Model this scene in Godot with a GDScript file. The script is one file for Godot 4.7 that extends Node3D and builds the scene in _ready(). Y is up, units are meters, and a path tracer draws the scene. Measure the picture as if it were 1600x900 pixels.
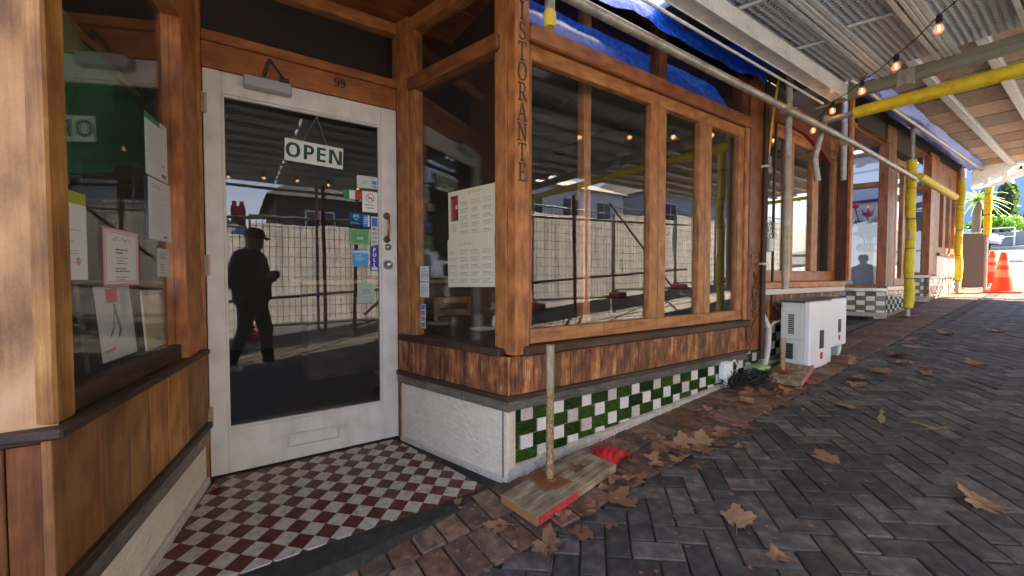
extends Node3D
# Corner restaurant shopfront under a scaffold canopy. x runs along the street (uphill), z out from the shop wall, metres.

var M := {}
var rng := RandomNumberGenerator.new()
var taken := {}
const WZ := -1.71

class MB:
	var v := PackedVector3Array()
	var n := PackedVector3Array()
	var c := PackedColorArray()
	var u := PackedVector2Array()
	var ix := PackedInt32Array()
	func tri(a: int, b: int, d: int, nr: Vector3):
		if (v[b] - v[a]).cross(v[d] - v[a]).dot(nr) > 0.0:
			ix.append_array(PackedInt32Array([a, d, b]))
		else:
			ix.append_array(PackedInt32Array([a, b, d]))
	func poly(p: Array, nr: Vector3):
		var s := v.size()
		for q in p:
			v.append(q); n.append(nr)
		for i in range(1, p.size() - 1):
			tri(s, s + i, s + i + 1, nr)
	func auto(p: Array, inside: Vector3):
		var nr: Vector3 = (p[1] - p[0]).cross(p[2] - p[0]).normalized()
		if nr.dot(p[0] - inside) < 0.0: nr = -nr
		poly(p, nr)
	func box(mn: Vector3, mx: Vector3, b := 0.003):
		var ce := (mn + mx) * 0.5
		var h := (mx - mn) * 0.5
		h = h.abs()
		b = minf(b, minf(h.x, minf(h.y, h.z)) * 0.45)
		var g := h - Vector3(b, b, b)
		for ax in 3:
			for s in [-1.0, 1.0]:
				var p := []
				for q in [[-1, -1], [1, -1], [1, 1], [-1, 1]]:
					var w := Vector3()
					w[ax] = s * h[ax]
					w[(ax + 1) % 3] = q[0] * g[(ax + 1) % 3]
					w[(ax + 2) % 3] = q[1] * g[(ax + 2) % 3]
					p.append(ce + w)
				var nr := Vector3()
				nr[ax] = s
				poly(p, nr)
		if b < 0.0004: return
		for ax in 3:
			var b1 := (ax + 1) % 3
			var b2 := (ax + 2) % 3
			for s1 in [-1.0, 1.0]:
				for s2 in [-1.0, 1.0]:
					var p := []
					for e in [[-1, 0], [1, 0], [1, 1], [-1, 1]]:
						var w := Vector3()
						w[ax] = e[0] * g[ax]
						w[b1] = s1 * (h[b1] if e[1] == 0 else g[b1])
						w[b2] = s2 * (g[b2] if e[1] == 0 else h[b2])
						p.append(ce + w)
					var nr := Vector3()
					nr[b1] = s1; nr[b2] = s2
					poly(p, nr.normalized())
		for sx in [-1.0, 1.0]:
			for sy in [-1.0, 1.0]:
				for sz in [-1.0, 1.0]:
					poly([ce + Vector3(sx * h.x, sy * g.y, sz * g.z), ce + Vector3(sx * g.x, sy * h.y, sz * g.z), ce + Vector3(sx * g.x, sy * g.y, sz * h.z)], Vector3(sx, sy, sz).normalized())
	func prism(pg: PackedVector2Array, y0: float, y1: float, ch := 0.0):
		# polygon in (x, z), straight up, with an optional chamfer round the top
		var ctr := Vector2()
		for q in pg: ctr += q
		ctr /= pg.size()
		var top := pg
		if ch > 0.0:
			var o := Geometry2D.offset_polygon(pg, -ch)
			if o.size() == 1 and o[0].size() == pg.size():
				var t2 := PackedVector2Array()
				for q in pg:
					var best: Vector2 = o[0][0]
					for r in o[0]:
						if r.distance_squared_to(q) < best.distance_squared_to(q): best = r
					t2.append(best)
				top = t2
			else: ch = 0.0
		var tri_i := Geometry2D.triangulate_polygon(top)
		var s := v.size()
		for q in top:
			v.append(Vector3(q.x, y1, q.y)); n.append(Vector3.UP)
		for i in range(0, tri_i.size(), 3): tri(s + tri_i[i], s + tri_i[i + 1], s + tri_i[i + 2], Vector3.UP)
		for i in pg.size():
			var j := (i + 1) % pg.size()
			var d := (pg[j] - pg[i])
			var nr := Vector3(d.y, 0, -d.x).normalized()
			if nr.dot(Vector3(pg[i].x - ctr.x, 0, pg[i].y - ctr.y)) < 0: nr = -nr
			poly([Vector3(pg[i].x, y0, pg[i].y), Vector3(pg[j].x, y0, pg[j].y), Vector3(pg[j].x, y1 - ch, pg[j].y), Vector3(pg[i].x, y1 - ch, pg[i].y)], nr)
			if ch > 0.0:
				poly([Vector3(pg[i].x, y1 - ch, pg[i].y), Vector3(pg[j].x, y1 - ch, pg[j].y), Vector3(top[j].x, y1, top[j].y), Vector3(top[i].x, y1, top[i].y)], (nr + Vector3.UP).normalized())
	func tube(path: Array, rad, seg := 10, caps := true):
		var first := v.size()
		var k := path.size()
		var up := Vector3.UP
		for i in k:
			var p: Vector3 = path[i]
			var d: Vector3
			if i == 0: d = path[1] - path[0]
			elif i == k - 1: d = path[k - 1] - path[k - 2]
			else: d = (path[i + 1] - path[i]).normalized() + (path[i] - path[i - 1]).normalized()
			d = d.normalized()
			if absf(d.dot(up)) > 0.97: up = Vector3.RIGHT
			var a := d.cross(up).normalized()
			var b := d.cross(a).normalized()
			up = -b if b.dot(up) < 0 else b
			b = up
			a = b.cross(d).normalized()
			var r: float = rad[i] if rad is Array else rad
			for j in seg:
				var t := TAU * j / seg
				var q := a * cos(t) + b * sin(t)
				v.append(p + q * r); n.append(q)
		for i in k - 1:
			for j in seg:
				var a := first + i * seg + j
				var b := first + i * seg + (j + 1) % seg
				tri(a, b, a + seg, n[a] + n[b])
				tri(b, b + seg, a + seg, n[a] + n[b])
		if caps:
			for e in [0, k - 1]:
				var p := []
				for j in seg: p.append(v[first + e * seg + j])
				var d: Vector3 = (path[1] - path[0]).normalized() * -1.0 if e == 0 else (path[k - 1] - path[k - 2]).normalized()
				poly(p, d)
	func lathe(at: Vector3, prof: Array, seg := 16):
		# prof: [radius, height] pairs from the bottom up, smooth
		var first := v.size()
		for i in prof.size():
			var a: Vector2 = Vector2(prof[maxi(i - 1, 0)][0], prof[maxi(i - 1, 0)][1])
			var b: Vector2 = Vector2(prof[mini(i + 1, prof.size() - 1)][0], prof[mini(i + 1, prof.size() - 1)][1])
			var d := (b - a).normalized()
			for j in seg:
				var t := TAU * j / seg
				v.append(at + Vector3(cos(t) * prof[i][0], prof[i][1], sin(t) * prof[i][0]))
				n.append(Vector3(cos(t) * d.y, -d.x, sin(t) * d.y).normalized())
		for i in prof.size() - 1:
			for j in seg:
				var a := first + i * seg + j
				var b := first + i * seg + (j + 1) % seg
				var nn := n[a] + n[b] + n[a + seg]
				tri(a, b, a + seg, nn)
				tri(b, b + seg, a + seg, nn)
	func sheet(rows: Array):
		# grid of points -> smooth sheet with uv
		var first := v.size()
		var h := rows.size()
		var w: int = rows[0].size()
		for i in h:
			for j in w:
				var a: Vector3 = rows[i][mini(j + 1, w - 1)] - rows[i][maxi(j - 1, 0)]
				var b: Vector3 = rows[mini(i + 1, h - 1)][j] - rows[maxi(i - 1, 0)][j]
				v.append(rows[i][j]); n.append(b.cross(a).normalized())
		for i in h - 1:
			for j in w - 1:
				var a := first + i * w + j
				tri(a, a + 1, a + w, n[a]); tri(a + 1, a + w + 1, a + w, n[a])
	func mesh() -> ArrayMesh:
		var a := []
		a.resize(Mesh.ARRAY_MAX)
		a[Mesh.ARRAY_VERTEX] = v
		a[Mesh.ARRAY_NORMAL] = n
		if c.size() == v.size(): a[Mesh.ARRAY_COLOR] = c
		if u.size() == v.size(): a[Mesh.ARRAY_TEX_UV] = u
		a[Mesh.ARRAY_INDEX] = ix
		var m := ArrayMesh.new()
		m.add_surface_from_arrays(Mesh.PRIMITIVE_TRIANGLES, a)
		return m

func gy(x: float) -> float:
	var d := x - 1.0
	if d < 0.0: return 0.09 * d
	if d < 14.0: return 0.09 * d - 0.0016 * d * d
	return 0.9464 + 0.0452 * (d - 14.0) + 0.0019 * minf(d - 14.0, 22.0) * minf(d - 14.0, 22.0) + 0.0836 * maxf(0.0, d - 36.0)
func gslope(x: float) -> float: return (gy(x + 0.05) - gy(x - 0.05)) / 0.1

# ---------- nodes ----------
func numbered(called: String) -> String:
	if not taken.has(called):
		taken[called] = 0
		return called
	taken[called] += 1
	return "%s_%03d" % [called, taken[called]]
func put(parent: Node, called: String, mesh: Mesh, m: Material) -> MeshInstance3D:
	var o := MeshInstance3D.new()
	o.name = numbered(called) if parent == self else called
	o.mesh = mesh
	if m: o.material_override = m
	o.cast_shadow = GeometryInstance3D.SHADOW_CASTING_SETTING_ON
	parent.add_child(o, true)
	return o
func part(parent: Node, called: String) -> Node3D:
	var o := Node3D.new()
	o.name = called
	parent.add_child(o, true)
	return o
func tag(o: Node, label: String, category := "", group := "", kind := "") -> Node:
	if label: o.set_meta("label", label)
	if category: o.set_meta("category", category)
	if group: o.set_meta("group", group)
	if kind: o.set_meta("kind", kind)
	return o
func thing(called: String, label: String, category: String, at := Vector3.ZERO, turn := 0.0, group := "") -> Node3D:
	var o := Node3D.new()
	o.name = numbered(called)
	add_child(o)
	o.position = at
	o.rotation.y = turn
	tag(o, label, category, group)
	return o
func setting(called: String, label := "") -> Node3D:
	var o := Node3D.new()
	o.name = numbered(called)
	add_child(o)
	tag(o, label, "", "", "structure")
	return o
func bx(parent: Node, called: String, mn: Vector3, mx: Vector3, m: Material, b := 0.003) -> MeshInstance3D:
	var k := MB.new()
	k.box(mn, mx, b)
	return put(parent, called, k.mesh(), m)
func tb(parent: Node, called: String, path: Array, r, m: Material, seg := 10) -> MeshInstance3D:
	var k := MB.new()
	k.tube(path, r, seg)
	return put(parent, called, k.mesh(), m)
func rebase(o: Node3D, at: Vector3):
	for ch in o.get_children(): ch.position -= at
	o.position += at
func V(x, y, z) -> Vector3: return Vector3(x, y, z)

# ---------- textures ----------
func noise_img(sd: int, w: int, h: int, freq: float, oct := 4, kind := FastNoiseLite.TYPE_SIMPLEX_SMOOTH) -> Image:
	var f := FastNoiseLite.new()
	f.seed = sd
	f.noise_type = kind
	f.frequency = freq
	f.fractal_octaves = oct
	var i := f.get_seamless_image(w, h, false, false, 0.15)
	i.convert(Image.FORMAT_L8)
	return i
func lut(cols: Array) -> PackedByteArray:
	var g := Gradient.new()
	var off := PackedFloat32Array()
	var cc := PackedColorArray()
	for q in cols:
		off.append(q[0]); cc.append(Color(q[1]) if q[1] is String else q[1])
	g.offsets = off
	g.colors = cc
	var b := PackedByteArray()
	for i in 256:
		var s := g.sample(i / 255.0)
		b.append_array(PackedByteArray([s.r8, s.g8, s.b8]))
	return b
func ramp(gray: Image, cols: Array) -> ImageTexture:
	var l := lut(cols)
	var d := gray.get_data()
	var o := PackedByteArray()
	o.resize(d.size() * 3)
	for i in d.size():
		var k := d[i] * 3
		o[i * 3] = l[k]; o[i * 3 + 1] = l[k + 1]; o[i * 3 + 2] = l[k + 2]
	var im := Image.create_from_data(gray.get_width(), gray.get_height(), false, Image.FORMAT_RGB8, o)
	return ImageTexture.create_from_image(im)
func blend(parts: Array, gain := 1.0) -> Image:
	# weighted sum of equal sized grey images round middle grey
	var w: int = parts[0][0].get_width()
	var h: int = parts[0][0].get_height()
	var o := PackedByteArray()
	o.resize(w * h)
	var ds := []
	for p in parts: ds.append(p[0].get_data())
	for i in w * h:
		var s := 0.0
		for k in parts.size(): s += (float(ds[k][i]) - 127.5) * parts[k][1]
		o[i] = clampi(int(127.5 + s * gain), 0, 255)
	return Image.create_from_data(w, h, false, Image.FORMAT_L8, o)
func sized(i: Image, w: int, h: int) -> Image:
	i.resize(w, h, Image.INTERPOLATE_CUBIC)
	return i
func spread(i: Image) -> Image:
	# stretch to the full range
	var d := i.get_data()
	var lo := 255
	var hi := 0
	for q in d:
		lo = mini(lo, q); hi = maxi(hi, q)
	for k in d.size(): d[k] = int(255.0 * (d[k] - lo) / maxf(1.0, hi - lo))
	return Image.create_from_data(i.get_width(), i.get_height(), false, Image.FORMAT_L8, d)
func grain(sd: int, streak := 1.0, blotch := 0.6) -> Image:
	var a := spread(sized(noise_img(sd, 512, 24, 0.11, 4), 512, 512))
	var b := spread(sized(noise_img(sd + 1, 96, 16, 0.12, 3), 512, 512))
	var c := spread(sized(noise_img(sd + 2, 64, 64, 0.06, 4), 512, 512))
	var d := spread(noise_img(sd + 3, 512, 512, 0.2, 2))
	var e := spread(sized(noise_img(sd + 4, 512, 64, 0.34, 3), 512, 512))
	return blend([[a, 0.5 * streak], [b, 0.35 * streak], [c, blotch], [d, 0.14], [e, 0.35 * streak]], 1.0)
func tmat(tex: Texture2D, sc: Vector3, rough := 0.7, world := true, bump: Texture2D = null, depth := 0.1) -> StandardMaterial3D:
	var m := StandardMaterial3D.new()
	m.albedo_texture = tex
	m.uv1_triplanar = true
	m.uv1_world_triplanar = world
	m.uv1_triplanar_sharpness = 6.0
	m.uv1_scale = sc
	m.roughness = rough
	if bump:
		m.heightmap_enabled = true
		m.heightmap_texture = bump
		m.heightmap_scale = depth
	return m
func plain(col, rough := 0.6, metal := 0.0, spec := 0.5) -> StandardMaterial3D:
	var m := StandardMaterial3D.new()
	m.albedo_color = Color(col) if col is String else col
	m.roughness = rough
	m.metallic = metal
	m.metallic_specular = spec
	return m
func wood(called: String, img: Image, cols: Array, rough := 0.55, depth := 0.06, sc := 1.6):
	# three grain directions: v upright, u along x, l the same in the piece's own axes
	var t := ramp(img, cols)
	var h := ImageTexture.create_from_image(img)
	M[called + "_v"] = tmat(t, V(sc, sc * 0.6, sc), rough, true, h, depth)
	M[called + "_vl"] = tmat(t, V(sc, sc * 0.6, sc), rough, false, h, depth)
	var r: Image = img.duplicate()
	r.rotate_90(CLOCKWISE)
	var t2 := ramp(r, cols)
	var h2 := ImageTexture.create_from_image(r)
	M[called + "_u"] = tmat(t2, V(sc * 0.6, sc, sc), rough, true, h2, depth)
	M[called + "_ul"] = tmat(t2, V(sc * 0.6, sc, sc), rough, false, h2, depth)
func shifted(m: StandardMaterial3D, off: Vector3, tint := Color.WHITE) -> StandardMaterial3D:
	var d: StandardMaterial3D = m.duplicate()
	d.uv1_offset = off
	d.albedo_color = tint
	return d

func materials():
	# varnished frames, reddish header, weathered cladding, pale bleached post, dark sills, grey boards
	wood("frame", grain(11, 0.6, 0.55), [[0.0, "4a2a14"], [0.28, "7f4d26"], [0.6, "a36b38"], [1.0, "c3925c"]], 0.52, 0.05, 2.4)
	wood("header", grain(21, 0.6, 0.5), [[0.0, "5d3014"], [0.4, "8a4f24"], [0.7, "a06331"], [1.0, "b57d48"]], 0.5, 0.03, 2.0)
	wood("clad", grain(31, 1.3, 0.7), [[0.0, "33190d"], [0.3, "64391f"], [0.6, "87552f"], [0.85, "a87a4a"], [1.0, "c0976a"]], 0.6, 0.09, 3.0)
	wood("panel", grain(41, 0.75, 0.65), [[0.0, "65401c"], [0.35, "8b5c2b"], [0.65, "a4743a"], [1.0, "c29457"]], 0.55, 0.04, 2.0)
	wood("pale", grain(51, 0.35, 1.2), [[0.0, "7d5a3c"], [0.35, "b0845a"], [0.65, "c79b70"], [1.0, "d8b48c"]], 0.65, 0.05, 1.1)
	wood("sill", grain(61, 1.0, 0.5), [[0.0, "1c120b"], [0.5, "3a2617"], [1.0, "5e4128"]], 0.6, 0.06)
	wood("grey", grain(71, 1.1, 0.8), [[0.0, "5c4c3a"], [0.45, "857258"], [0.75, "9b896e"], [1.0, "b5a78c"]], 0.85, 0.1, 2.6)
	# plaster base
	var pb := blend([[spread(noise_img(81, 512, 512, 0.035, 5)), 0.5], [spread(noise_img(82, 512, 512, 0.008, 3)), 0.5]])
	var pt := ramp(pb, [[0.0, "b0a18b"], [0.25, "ccbfab"], [0.7, "d6cab7"], [1.0, "dcd2c2"]])
	M.plaster = tmat(pt, V(1.6, 1.6, 1.6), 0.8, true, ImageTexture.create_from_image(spread(noise_img(83, 512, 512, 0.03, 4))), 0.5)
	M.plinth = tmat(ramp(pb, [[0.0, "6f6659"], [0.3, "a79e90"], [0.7, "c2baac"], [1.0, "d3ccbf"]]), V(2.3, 2.3, 2.3), 0.85, true, ImageTexture.create_from_image(spread(noise_img(84, 512, 512, 0.05, 4))), 0.25)
	# stone and clay
	var sp := blend([[spread(noise_img(91, 512, 512, 0.22, 3)), 0.45], [spread(noise_img(92, 512, 512, 0.012, 4)), 0.75]])
	var spt := ramp(sp, [[0.0, "2c2a28"], [0.4, "443f3c"], [0.7, "575250"], [0.9, "716b64"], [1.0, "958c80"]])
	var sph := ImageTexture.create_from_image(spread(noise_img(93, 512, 512, 0.25, 3)))
	M.pavers = []
	for i in 5:
		var k: float = [0.8, 1.0, 1.2, 0.9, 1.08][i]
		M.pavers.append(shifted(tmat(spt, V(2.1, 2.1, 2.1), 0.72, true, sph, 0.14), V(0.13 * i, 0.3 * i, 0.21 * i), Color(k, k * [1.0, 0.99, 0.98, 1.0, 0.97][i], k * [1.0, 0.985, 0.97, 1.02, 0.95][i])))
	M.paver_far = tmat(spt, V(2.1, 2.1, 2.1), 0.72, true, sph, 0.14)
	M.paver_far.vertex_color_use_as_albedo = true
	M.sand = tmat(ramp(sp, [[0.0, "1c1814"], [0.45, "353026"], [0.8, "615848"], [1.0, "92866f"]]), V(3, 3, 3), 0.95, true, sph, 0.25)
	var bt := ramp(sp, [[0.0, "423329"], [0.45, "6d5545"], [0.75, "836a57"], [1.0, "a38c75"]])
	M.bricks = []
	for i in 4: M.bricks.append(shifted(tmat(bt, V(2.4, 2.4, 2.4), 0.75, true, sph, 0.2), V(0.17 * i, 0.3 * i, 0.11 * i), [Color(1, 1, 1), Color(0.82, 0.8, 0.8), Color(1.1, 1.04, 1.0), Color(0.94, 0.85, 0.8)][i]))
	M.kerb = tmat(ramp(sp, [[0.0, "121110"], [0.5, "27251f"], [0.85, "3a372d"], [1.0, "55503f"]]), V(2.7, 2.7, 2.7), 0.75, true, sph, 0.3)
	M.asphalt = tmat(ramp(sp, [[0.0, "2e2d2c"], [0.5, "474543"], [1.0, "6a6763"]]), V(1.3, 1.3, 1.3), 0.9, true, sph, 0.2)
	M.footpath = tmat(ramp(sp, [[0.0, "6e6a62"], [0.5, "8d8880"], [1.0, "a8a298"]]), V(0.9, 0.9, 0.9), 0.9)
	# glazed floor and wall tiles
	var ft := spread(noise_img(101, 256, 256, 0.03, 4))
	M.tile_white = tmat(ramp(ft, [[0.0, "7f776b"], [0.4, "aaa193"], [1.0, "bdb5a7"]]), V(3, 3, 3), 0.42)
	M.tile_red = tmat(ramp(ft, [[0.0, "33140f"], [0.5, "531f17"], [1.0, "6a2a1f"]]), V(3, 3, 3), 0.4)
	var gt := blend([[spread(noise_img(103, 512, 512, 0.045, 4)), 0.6], [spread(sized(noise_img(104, 64, 512, 0.06, 3), 512, 512)), 0.55]], 1.2)
	var gl := [[0.0, "0f1c0f"], [0.35, "1e3415"], [0.6, "2f481b"], [0.85, "486028"], [1.0, "7d8c52"]]
	M.greens = []
	for i in 4:
		var g := shifted(tmat(ramp(gt, gl) if i == 0 else M.greens[0].albedo_texture, V(5, 7, 5), 0.12), V(0.23 * i, 0.37 * i, 0.1), [Color(1, 1, 1), Color(0.8, 0.88, 0.85), Color(1.1, 1.12, 0.95), Color(0.6, 0.75, 0.8)][i])
		M.greens.append(g)
	var wt := spread(noise_img(105, 256, 256, 0.05, 4))
	M.glaze = tmat(ramp(wt, [[0.0, "a9a096"], [0.25, "d0cac1"], [1.0, "dedad2"]]), V(4, 4, 4), 0.16)
	M.glaze2 = tmat(ramp(wt, [[0.0, "8f857a"], [0.4, "b9b1a6"], [1.0, "cfc8bd"]]), V(4.3, 4, 4), 0.3)
	M.glaze_dark = plain("15181a", 0.25)
	M.grout = tmat(pt, V(3, 3, 3), 0.9)
	M.grout.albedo_color = Color(0.62, 0.6, 0.56)
	# paint, metal, plastics
	var dirt := blend([[spread(noise_img(111, 512, 512, 0.012, 5)), 0.6], [spread(sized(noise_img(112, 128, 24, 0.09, 3), 512, 512)), 0.35]])
	M.white = tmat(ramp(dirt, [[0.0, "a9a298"], [0.3, "c6c1ba"], [0.6, "d3cfc9"], [1.0, "dcd9d4"]]), V(0.9, 0.9, 0.9), 0.42, true, ImageTexture.create_from_image(dirt), 0.05)
	var ga := blend([[spread(noise_img(121, 512, 512, 0.03, 4, FastNoiseLite.TYPE_CELLULAR)), 0.5], [spread(noise_img(122, 512, 512, 0.008, 4)), 0.6]])
	M.galv = tmat(ramp(ga, [[0.0, "6e6c67"], [0.4, "98968f"], [0.7, "b0aea6"], [1.0, "c6c4bc"]]), V(2.2, 2.2, 2.2), 0.42)
	M.galv.metallic = 0.35
	M.galv_worn = tmat(ramp(ga, [[0.0, "6a5540"], [0.3, "8d7f68"], [0.7, "a39c8c"], [1.0, "b9b5a8"]]), V(2.8, 1.2, 2.8), 0.5)
	M.galv_worn.metallic = 0.25
	M.deck_rib = tmat(ramp(ga, [[0.0, "959da3"], [0.4, "bcc5cb"], [1.0, "dbe3e8"]]), V(2.0, 2.0, 2.0), 0.45)
	M.deck_rib.metallic = 0.05
	M.beam = tmat(ramp(ga, [[0.0, "b6bcc0"], [0.4, "d9dfe3"], [1.0, "f0f4f6"]]), V(2.0, 2.0, 2.0), 0.3)
	M.beam.metallic = 0.05
	M.steel = plain("b9b6ad", 0.28, 0.9)
	M.strip = tmat(ramp(ga, [[0.0, "64625d"], [0.5, "8c8a85"], [1.0, "b5b3ae"]]), V(1.4, 5, 1.4), 0.3)
	M.strip.metallic = 0.8
	M.strip_dull = tmat(ramp(ga, [[0.0, "4f4a42"], [0.5, "726b60"], [1.0, "98907f"]]), V(1.4, 5, 1.4), 0.5)
	M.strip_dull.metallic = 0.4
	M.rust = tmat(ramp(spread(noise_img(131, 256, 256, 0.06, 4)), [[0.0, "3a1d0e"], [0.5, "7a4420"], [1.0, "a8703c"]]), V(6, 6, 6), 0.85, true, sph, 0.1)
	M.jack = tmat(ramp(spread(noise_img(132, 256, 256, 0.05, 4)), [[0.0, "6e4a2a"], [0.4, "95754c"], [0.75, "b09a74"], [1.0, "c2b394"]]), V(5, 3, 5), 0.6)
	M.jack.metallic = 0.3
	M.yellow = tmat(ramp(spread(noise_img(133, 256, 256, 0.03, 4)), [[0.0, "bda214"], [0.4, "d8c01e"], [1.0, "e2cd34"]]), V(1.5, 1.5, 1.5), 0.6)
	M.tape = plain("8a7c20", 0.7)
	var blu := spread(noise_img(141, 256, 256, 0.03, 4))
	M.tarp = tmat(ramp(blu, [[0.0, "0330a0"], [0.5, "0645c8"], [1.0, "1765e6"]]), V(2.5, 2.5, 2.5), 0.38, true, ImageTexture.create_from_image(blu), 0.5)
	M.tarp.backlight_enabled = true
	M.tarp.backlight = Color(0.15, 0.45, 1.0)
	M.tarp_flat = tmat(ramp(blu, [[0.0, "0a3ab8"], [0.5, "1458dc"], [1.0, "3a80f4"]]), V(2.5, 2.5, 2.5), 0.4, true, ImageTexture.create_from_image(blu), 0.7)
	M.sheet = tmat(ramp(spread(noise_img(142, 256, 256, 0.02, 4)), [[0.0, "cfcbc2"], [1.0, "efece6"]]), V(0.8, 0.8, 0.8), 0.8)
	M.sheet.backlight_enabled = true
	M.sheet.backlight = Color(1.0, 1.0, 1.0)
	M.ply = tmat(ramp(grain(151, 0.25, 0.5), [[0.0, "8f877c"], [0.5, "b8afa3"], [1.0, "d2cabf"]]), V(2.5, 2.5, 2.5), 0.85)
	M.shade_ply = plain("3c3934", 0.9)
	M.black = plain("0d0d0e", 0.5)
	M.rubber = plain("17171a", 0.75)
	M.red = plain("b3171b", 0.4)
	M.redpaint = tmat(ramp(spread(noise_img(152, 128, 128, 0.06, 4)), [[0.0, "6a3a30"], [0.45, "b5363a"], [1.0, "cf4a4c"]]), V(6, 6, 6), 0.7)
	M.orange = plain("ff4310", 0.5)
	M.paper = plain("d8d4cb", 0.75)
	M.cream = plain("cdbf9e", 0.75)
	M.ink = plain("2c2a28", 0.8)
	M.brass = plain("8d7640", 0.35, 0.85)
	M.whiteplastic = plain("dfe1e2", 0.38)
	M.greyplastic = plain("5b5d60", 0.5)
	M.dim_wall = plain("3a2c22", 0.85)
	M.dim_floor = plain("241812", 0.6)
	M.leafs = []
	for i in 4:
		var lt := ramp(spread(noise_img(161 + i, 128, 128, 0.03, 4)), [[0.0, ["52362a", "624535", "482d22", "705240"][i]], [0.5, ["835b3e", "946a4b", "775034", "a07a5a"][i]], [1.0, ["ad886b", "bb9473", "9c7557", "c4a183"][i]]])
		var lm := tmat(lt, V(9, 9, 9), 0.75, false)
		lm.backlight_enabled = true
		lm.backlight = Color(0.3, 0.22, 0.12)
		M.leafs.append(lm)
	# glass
	var wv := NoiseTexture2D.new()
	var gn := noise_img(171, 256, 256, 0.012, 2)
	gn.convert(Image.FORMAT_RGBA8)
	gn.bump_map_to_normal_map(1.2)
	M.glass = StandardMaterial3D.new()
	M.glass.transparency = BaseMaterial3D.TRANSPARENCY_ALPHA
	M.glass.albedo_color = Color(0.9, 0.95, 0.93, 0.003)
	M.glass.roughness = 0.0
	M.glass.metallic_specular = 0.5
	M.glass_wavy = M.glass.duplicate()
	M.glass_wavy.normal_enabled = true
	M.glass_wavy.normal_texture = ImageTexture.create_from_image(gn)
	M.glass_wavy.normal_scale = 0.012
	M.glass_wavy.uv1_triplanar = true
	M.glass_wavy.uv1_world_triplanar = true
	M.glass_wavy.uv1_scale = V(0.9, 0.6, 0.9)
	M.drink_glass = StandardMaterial3D.new()
	M.drink_glass.transparency = BaseMaterial3D.TRANSPARENCY_ALPHA
	M.drink_glass.albedo_color = Color(1, 1, 1, 0.01)
	M.drink_glass.roughness = 0.0
	# perforated steel
	var pf := Image.create(64, 64, false, Image.FORMAT_RGBA8)
	var ph := Image.create(64, 64, false, Image.FORMAT_L8)
	for y in 64:
		for x in 64:
			var best := 9.0
			for q in [Vector2(16, 16), Vector2(48, 16), Vector2(0, 48), Vector2(32, 48), Vector2(64, 48)]:
				var dd := Vector2(x - q.x, (y - q.y) * 1.5)
				best = minf(best, dd.length() / 9.5)
			var k := 0.78 + 0.06 * sin(x * 0.9) * sin(y * 0.7)
			pf.set_pixel(x, y, Color(k * 0.93, k * 0.98, k * 1.04, 0.0 if best < 0.8 else 1.0))
			ph.set_pixel(x, y, Color.from_hsv(0, 0, clampf(1.6 - best * 0.75, 0.0, 1.0)))
	M.perf = tmat(ImageTexture.create_from_image(pf), V(14, 14, 14), 0.5, true, ImageTexture.create_from_image(ph), 0.9)
	M.perf.transparency = BaseMaterial3D.TRANSPARENCY_ALPHA_SCISSOR
	M.perf.alpha_scissor_threshold = 0.5
	M.perf.metallic = 0.1

func glass_pane(parent: Node, mn: Vector3, mx: Vector3, wavy := true, double := false) -> MeshInstance3D:
	# sealed unit: two thin panes a finger's width apart
	var k := MB.new()
	k.box(mn, mx, 0.0)
	if double:
		k = MB.new()
		k.box(V(mn.x, mn.y, mx.z - 0.004), V(mx.x, mx.y, mx.z), 0.0)
		k.box(V(mn.x, mn.y, mx.z - 0.017), V(mx.x, mx.y, mx.z - 0.013), 0.0)
	return put(parent, "pane", k.mesh(), M.glass_wavy if wavy else M.glass)

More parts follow.
